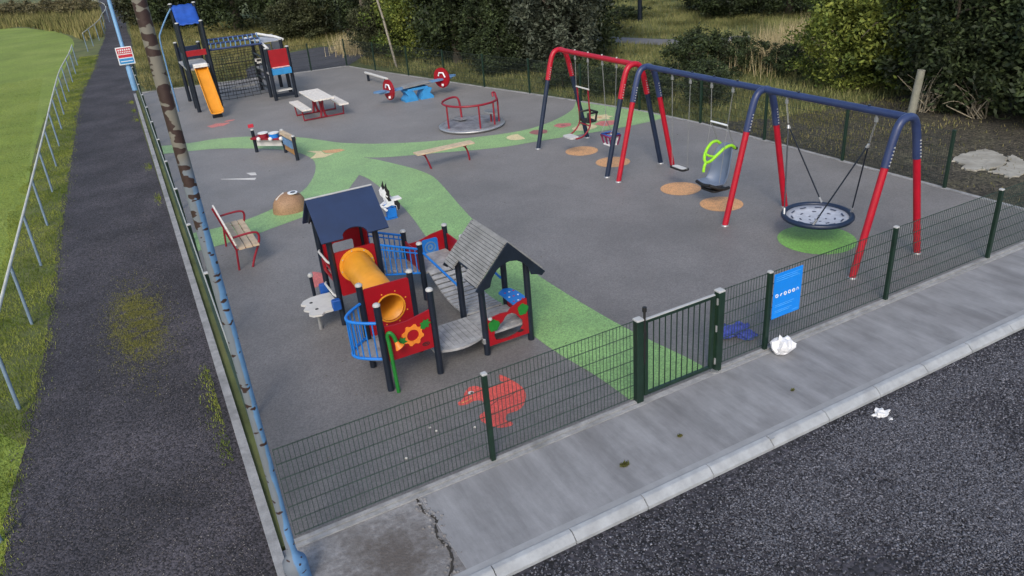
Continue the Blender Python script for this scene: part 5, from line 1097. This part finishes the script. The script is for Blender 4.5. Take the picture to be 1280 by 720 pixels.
for key,lb,x,y,s,rz,sz_ in [
 ('tallD','dark tree on the bank above the rope net',6.4,51,1.5,1.,1.6),
 ('bushB','olive tree at the left edge of the far bank beside the path',2.2,66,1.6,2.,1.7),
 ('bushA','dark bush on the far bank between the olive tree and the rope net',4.2,58.5,1.6,3.,1.6),
 ('tallD','dark tree on the bank behind the red board of the climbing unit',9.0,46.5,1.3,4.2,1.5),
 ('bushB','olive bush on the bank in front of the dark trees',8.6,41.8,.9,.4,.8),
 ('tallD','dark tree left of the thin bare trunk',11.4,41.5,1.25,2.2,1.5),
 ('bushA','dark bush right of the thin bare trunk, behind the dry grass',11.9,36.6,1.1,5.2,1.2),
 ('tallD','dark tree farthest back on the bank',13.8,38.5,1.5,.8,1.6)]:
    plant(key,'tree',lb,'tree',x,y,s,rz,sz_,G2)
G3 = 'dark hedge trees beyond the meadow'
for key,lb,x,y,s,rz,sz_ in [
 ('bushA','dark hedge bush above the near swing beam, left end of the hedge',27.5,25.6,1.0,0,1.0),
 ('tallD','dark hedge tree in the middle of the far hedge',29.5,23.4,1.1,1.,1.0),
 ('tallD','dark hedge tree toward the right end of the far hedge',31.5,20.4,1.2,2.,1.1),
 ('bushA','dark hedge bush tucked behind the big yellow green bush',30.0,17.0,1.1,4.,1.0),
 ('bushA','dark hedge bush near the slim black post',28.6,28.6,.9,3.,.9)]:
    plant(key,'tree',lb,'tree',x,y,s,rz,sz_,G3)
G4 = 'big bushes at the right behind the swings'
for key,lb,x,y,s,rz,sz_ in [
 ('bushY','yellow green bush, leftmost of the big bushes behind the near swing frame',18.2,10.4,.85,.5,.9),
 ('bushY','tall green bush behind the old concrete post',18.9,8.5,1.15,2.6,1.25),
 ('bushA','dark bush low to the ground right of the old concrete post',17.9,6.3,1.0,1.2,1.1),
 ('tallD','dark tree rising at the right edge behind the broken slab',20.6,5.2,1.1,3.3,1.1),
 ('bushA','dark bush at the far right edge beyond the broken slab',18.1,3.5,1.05,4.6,1.2)]:
    plant(key,'bush' if key!='tallD' else 'tree',lb,'bush' if key!='tallD' else 'tree',x,y,s,rz,sz_,G4)
for i,(x,y,h,lb) in enumerate([(16.9,6.6,1.6,'bare pale branches tangled just right of the old concrete post'),(17.2,5.3,1.3,'bare thin branches under the dark bushes by the grey stake')]):
    rr = random.Random(i+70); mb = MB()
    for k in range(26):
        a = rr.uniform(0,2*PI); e_ = Vector((x+rr.uniform(-.9,.9), y+rr.uniform(-.7,.7), rr.uniform(.3,h))); b_ = Vector((x+.2*math.cos(a), y+.2*math.sin(a), 0)); mid = b_.lerp(e_,.5)+Vector((rr.uniform(-.25,.25),rr.uniform(-.25,.25),rr.uniform(0,.3)))
        mb.tube(smoothline([tuple(b_),tuple(mid),tuple(e_)],4), [.02-.0018*j for j in range(9)], 5)
    obj('bare_branches', mb, mat('pale_dead_branch', (.26,.23,.17), .85, .3, 8), loc=(x,y,0), label=lb, cat='branches')
for lb,x,y,s,rz,sz_,nm in [('rounded dark bramble bush in the meadow behind the swing beam',16.4,15.5,1.15,.2,1.15,'bramble_bush'),('smaller dark bramble beside the rounded one, nearer the reeds',17.6,14.6,.85,1.4,1.0,'bramble_bush'),
 ('dark low scrub bush at the foot of the slim black post',23.6,29.6,.9,2.2,.6,'scrub_bush'),('reddish brown scrub bush in front of the dry reeds',18.3,13.0,.7,3.2,.8,'scrub_bush')]:
    plant('shrub',nm,lb,'bush',x,y,s,rz,sz_, leafmat=LEAVES[0] if 'dark' in lb else None)
# scrub at the fence foot and the far left bank
for i,(x,y,s_) in enumerate([(12.7,13.4,.8),(12.2,15.3,.75),(13.6,11.6,.7),(14.6,12.9,.8),(11.8,17.4,.7)]):
    plant('shrub','scrub_bush',['low scrub bush outside the fence below the red swing beam','low scrub bush outside the fence left of the hanging chains','low scrub bush one step back from the fence behind the far swing','low scrub bush behind the cradle swing','low scrub bush outside the fence beside the willow'][i],'bush',x,y,s_,i*1.3,.8,'scrub outside the side fence')
for i,(x,y,s_) in enumerate([(-14,96,2.6),(-9,92,2.4),(-20,100,3.0),(-5,88,2.0),(-2.9,84,1.8)]):
    plant('shrub','scrub_bush',['brown scrub bush beyond the field, middle of the row','brown scrub bush beyond the field, second from the railing end','brown scrub bush beyond the field, at the left edge','brown scrub bush beyond the field, third from the path','brown scrub bush beyond the field, nearest the path'][i],'bush',x,y,s_,i,1.3,'scrub beyond the field', leafmat=DRY)

# ------------------------------------------------------------------ posts behind
def leanpole(name, label, pts, r_, m, cat='post'):
    mb = MB(); mb.tube(pts, r_, 10); return obj(name, mb, m, loc=pts[0], label=label, cat=cat)
leanpole('leaning_pole', 'slender pale wooden pole leaning left behind the far fence', [(8.95,26.9,-.1),(8.75,27.3,2.2),(8.5,27.8,4.4)], [.055,.05,.045], 'poleswood')
leanpole('dead_trunk', 'thin grey bare trunk standing beyond the far fence by the dry grass', [(10.0,33.6,-.1),(9.95,33.7,1.6),(9.85,33.9,4.6)], [.13,.11,.08], 'bark', 'tree trunk')
leanpole('marker_post', 'slim black post standing in the far meadow', [(23.7,28.5,-.1),(23.7,28.5,3.2)], [.12,.11], 'navy')
leanpole('telegraph_stub', 'old pale concrete post leaning in front of the big bushes', [(15.85,6.3,-.1),(15.95,6.25,1.3)], [.11,.10], 'concpost')
leanpole('stake', 'thin grey stake standing at the right edge in front of the dark bushes', [(17.0,3.8,-.1),(17.1,3.75,1.2)], [.03,.03], 'poleswood')
SL = thing('broken_slab', 'ragged pale concrete slab lying on dark soil beyond the side fence', 'slab', (13.8,2.9,0))
rr = random.Random(4)
for poly,z in (([(13.48,3.5),(13.9,3.62),(14.18,3.59),(14.73,3.56),(14.69,3.24),(14.55,2.95),(14.3,2.75),(13.9,2.6),(13.45,2.62),(13.21,2.8),(13.17,3.07),(13.46,3.15)],.02),([(14.34,2.72),(14.6,2.9),(14.75,2.9),(14.6,2.6),(14.48,2.47),(14.31,2.11),(13.76,1.79),(13.7,2.01),(13.29,2.06),(13.4,2.28),(13.36,2.54),(13.9,2.55)],.012)):
    m_ = MB(); q = []
    for i in range(len(poly)):
        a = poly[i]; b = poly[(i+1)%len(poly)]
        for k in range(5): t = k/5; q.append((a[0]+(b[0]-a[0])*t+rr.uniform(-.04,.04), a[1]+(b[1]-a[1])*t+rr.uniform(-.04,.04)))
    m_.prism(q, 2, -.06, z); obj('slab_piece', m_, 'slab', SL)
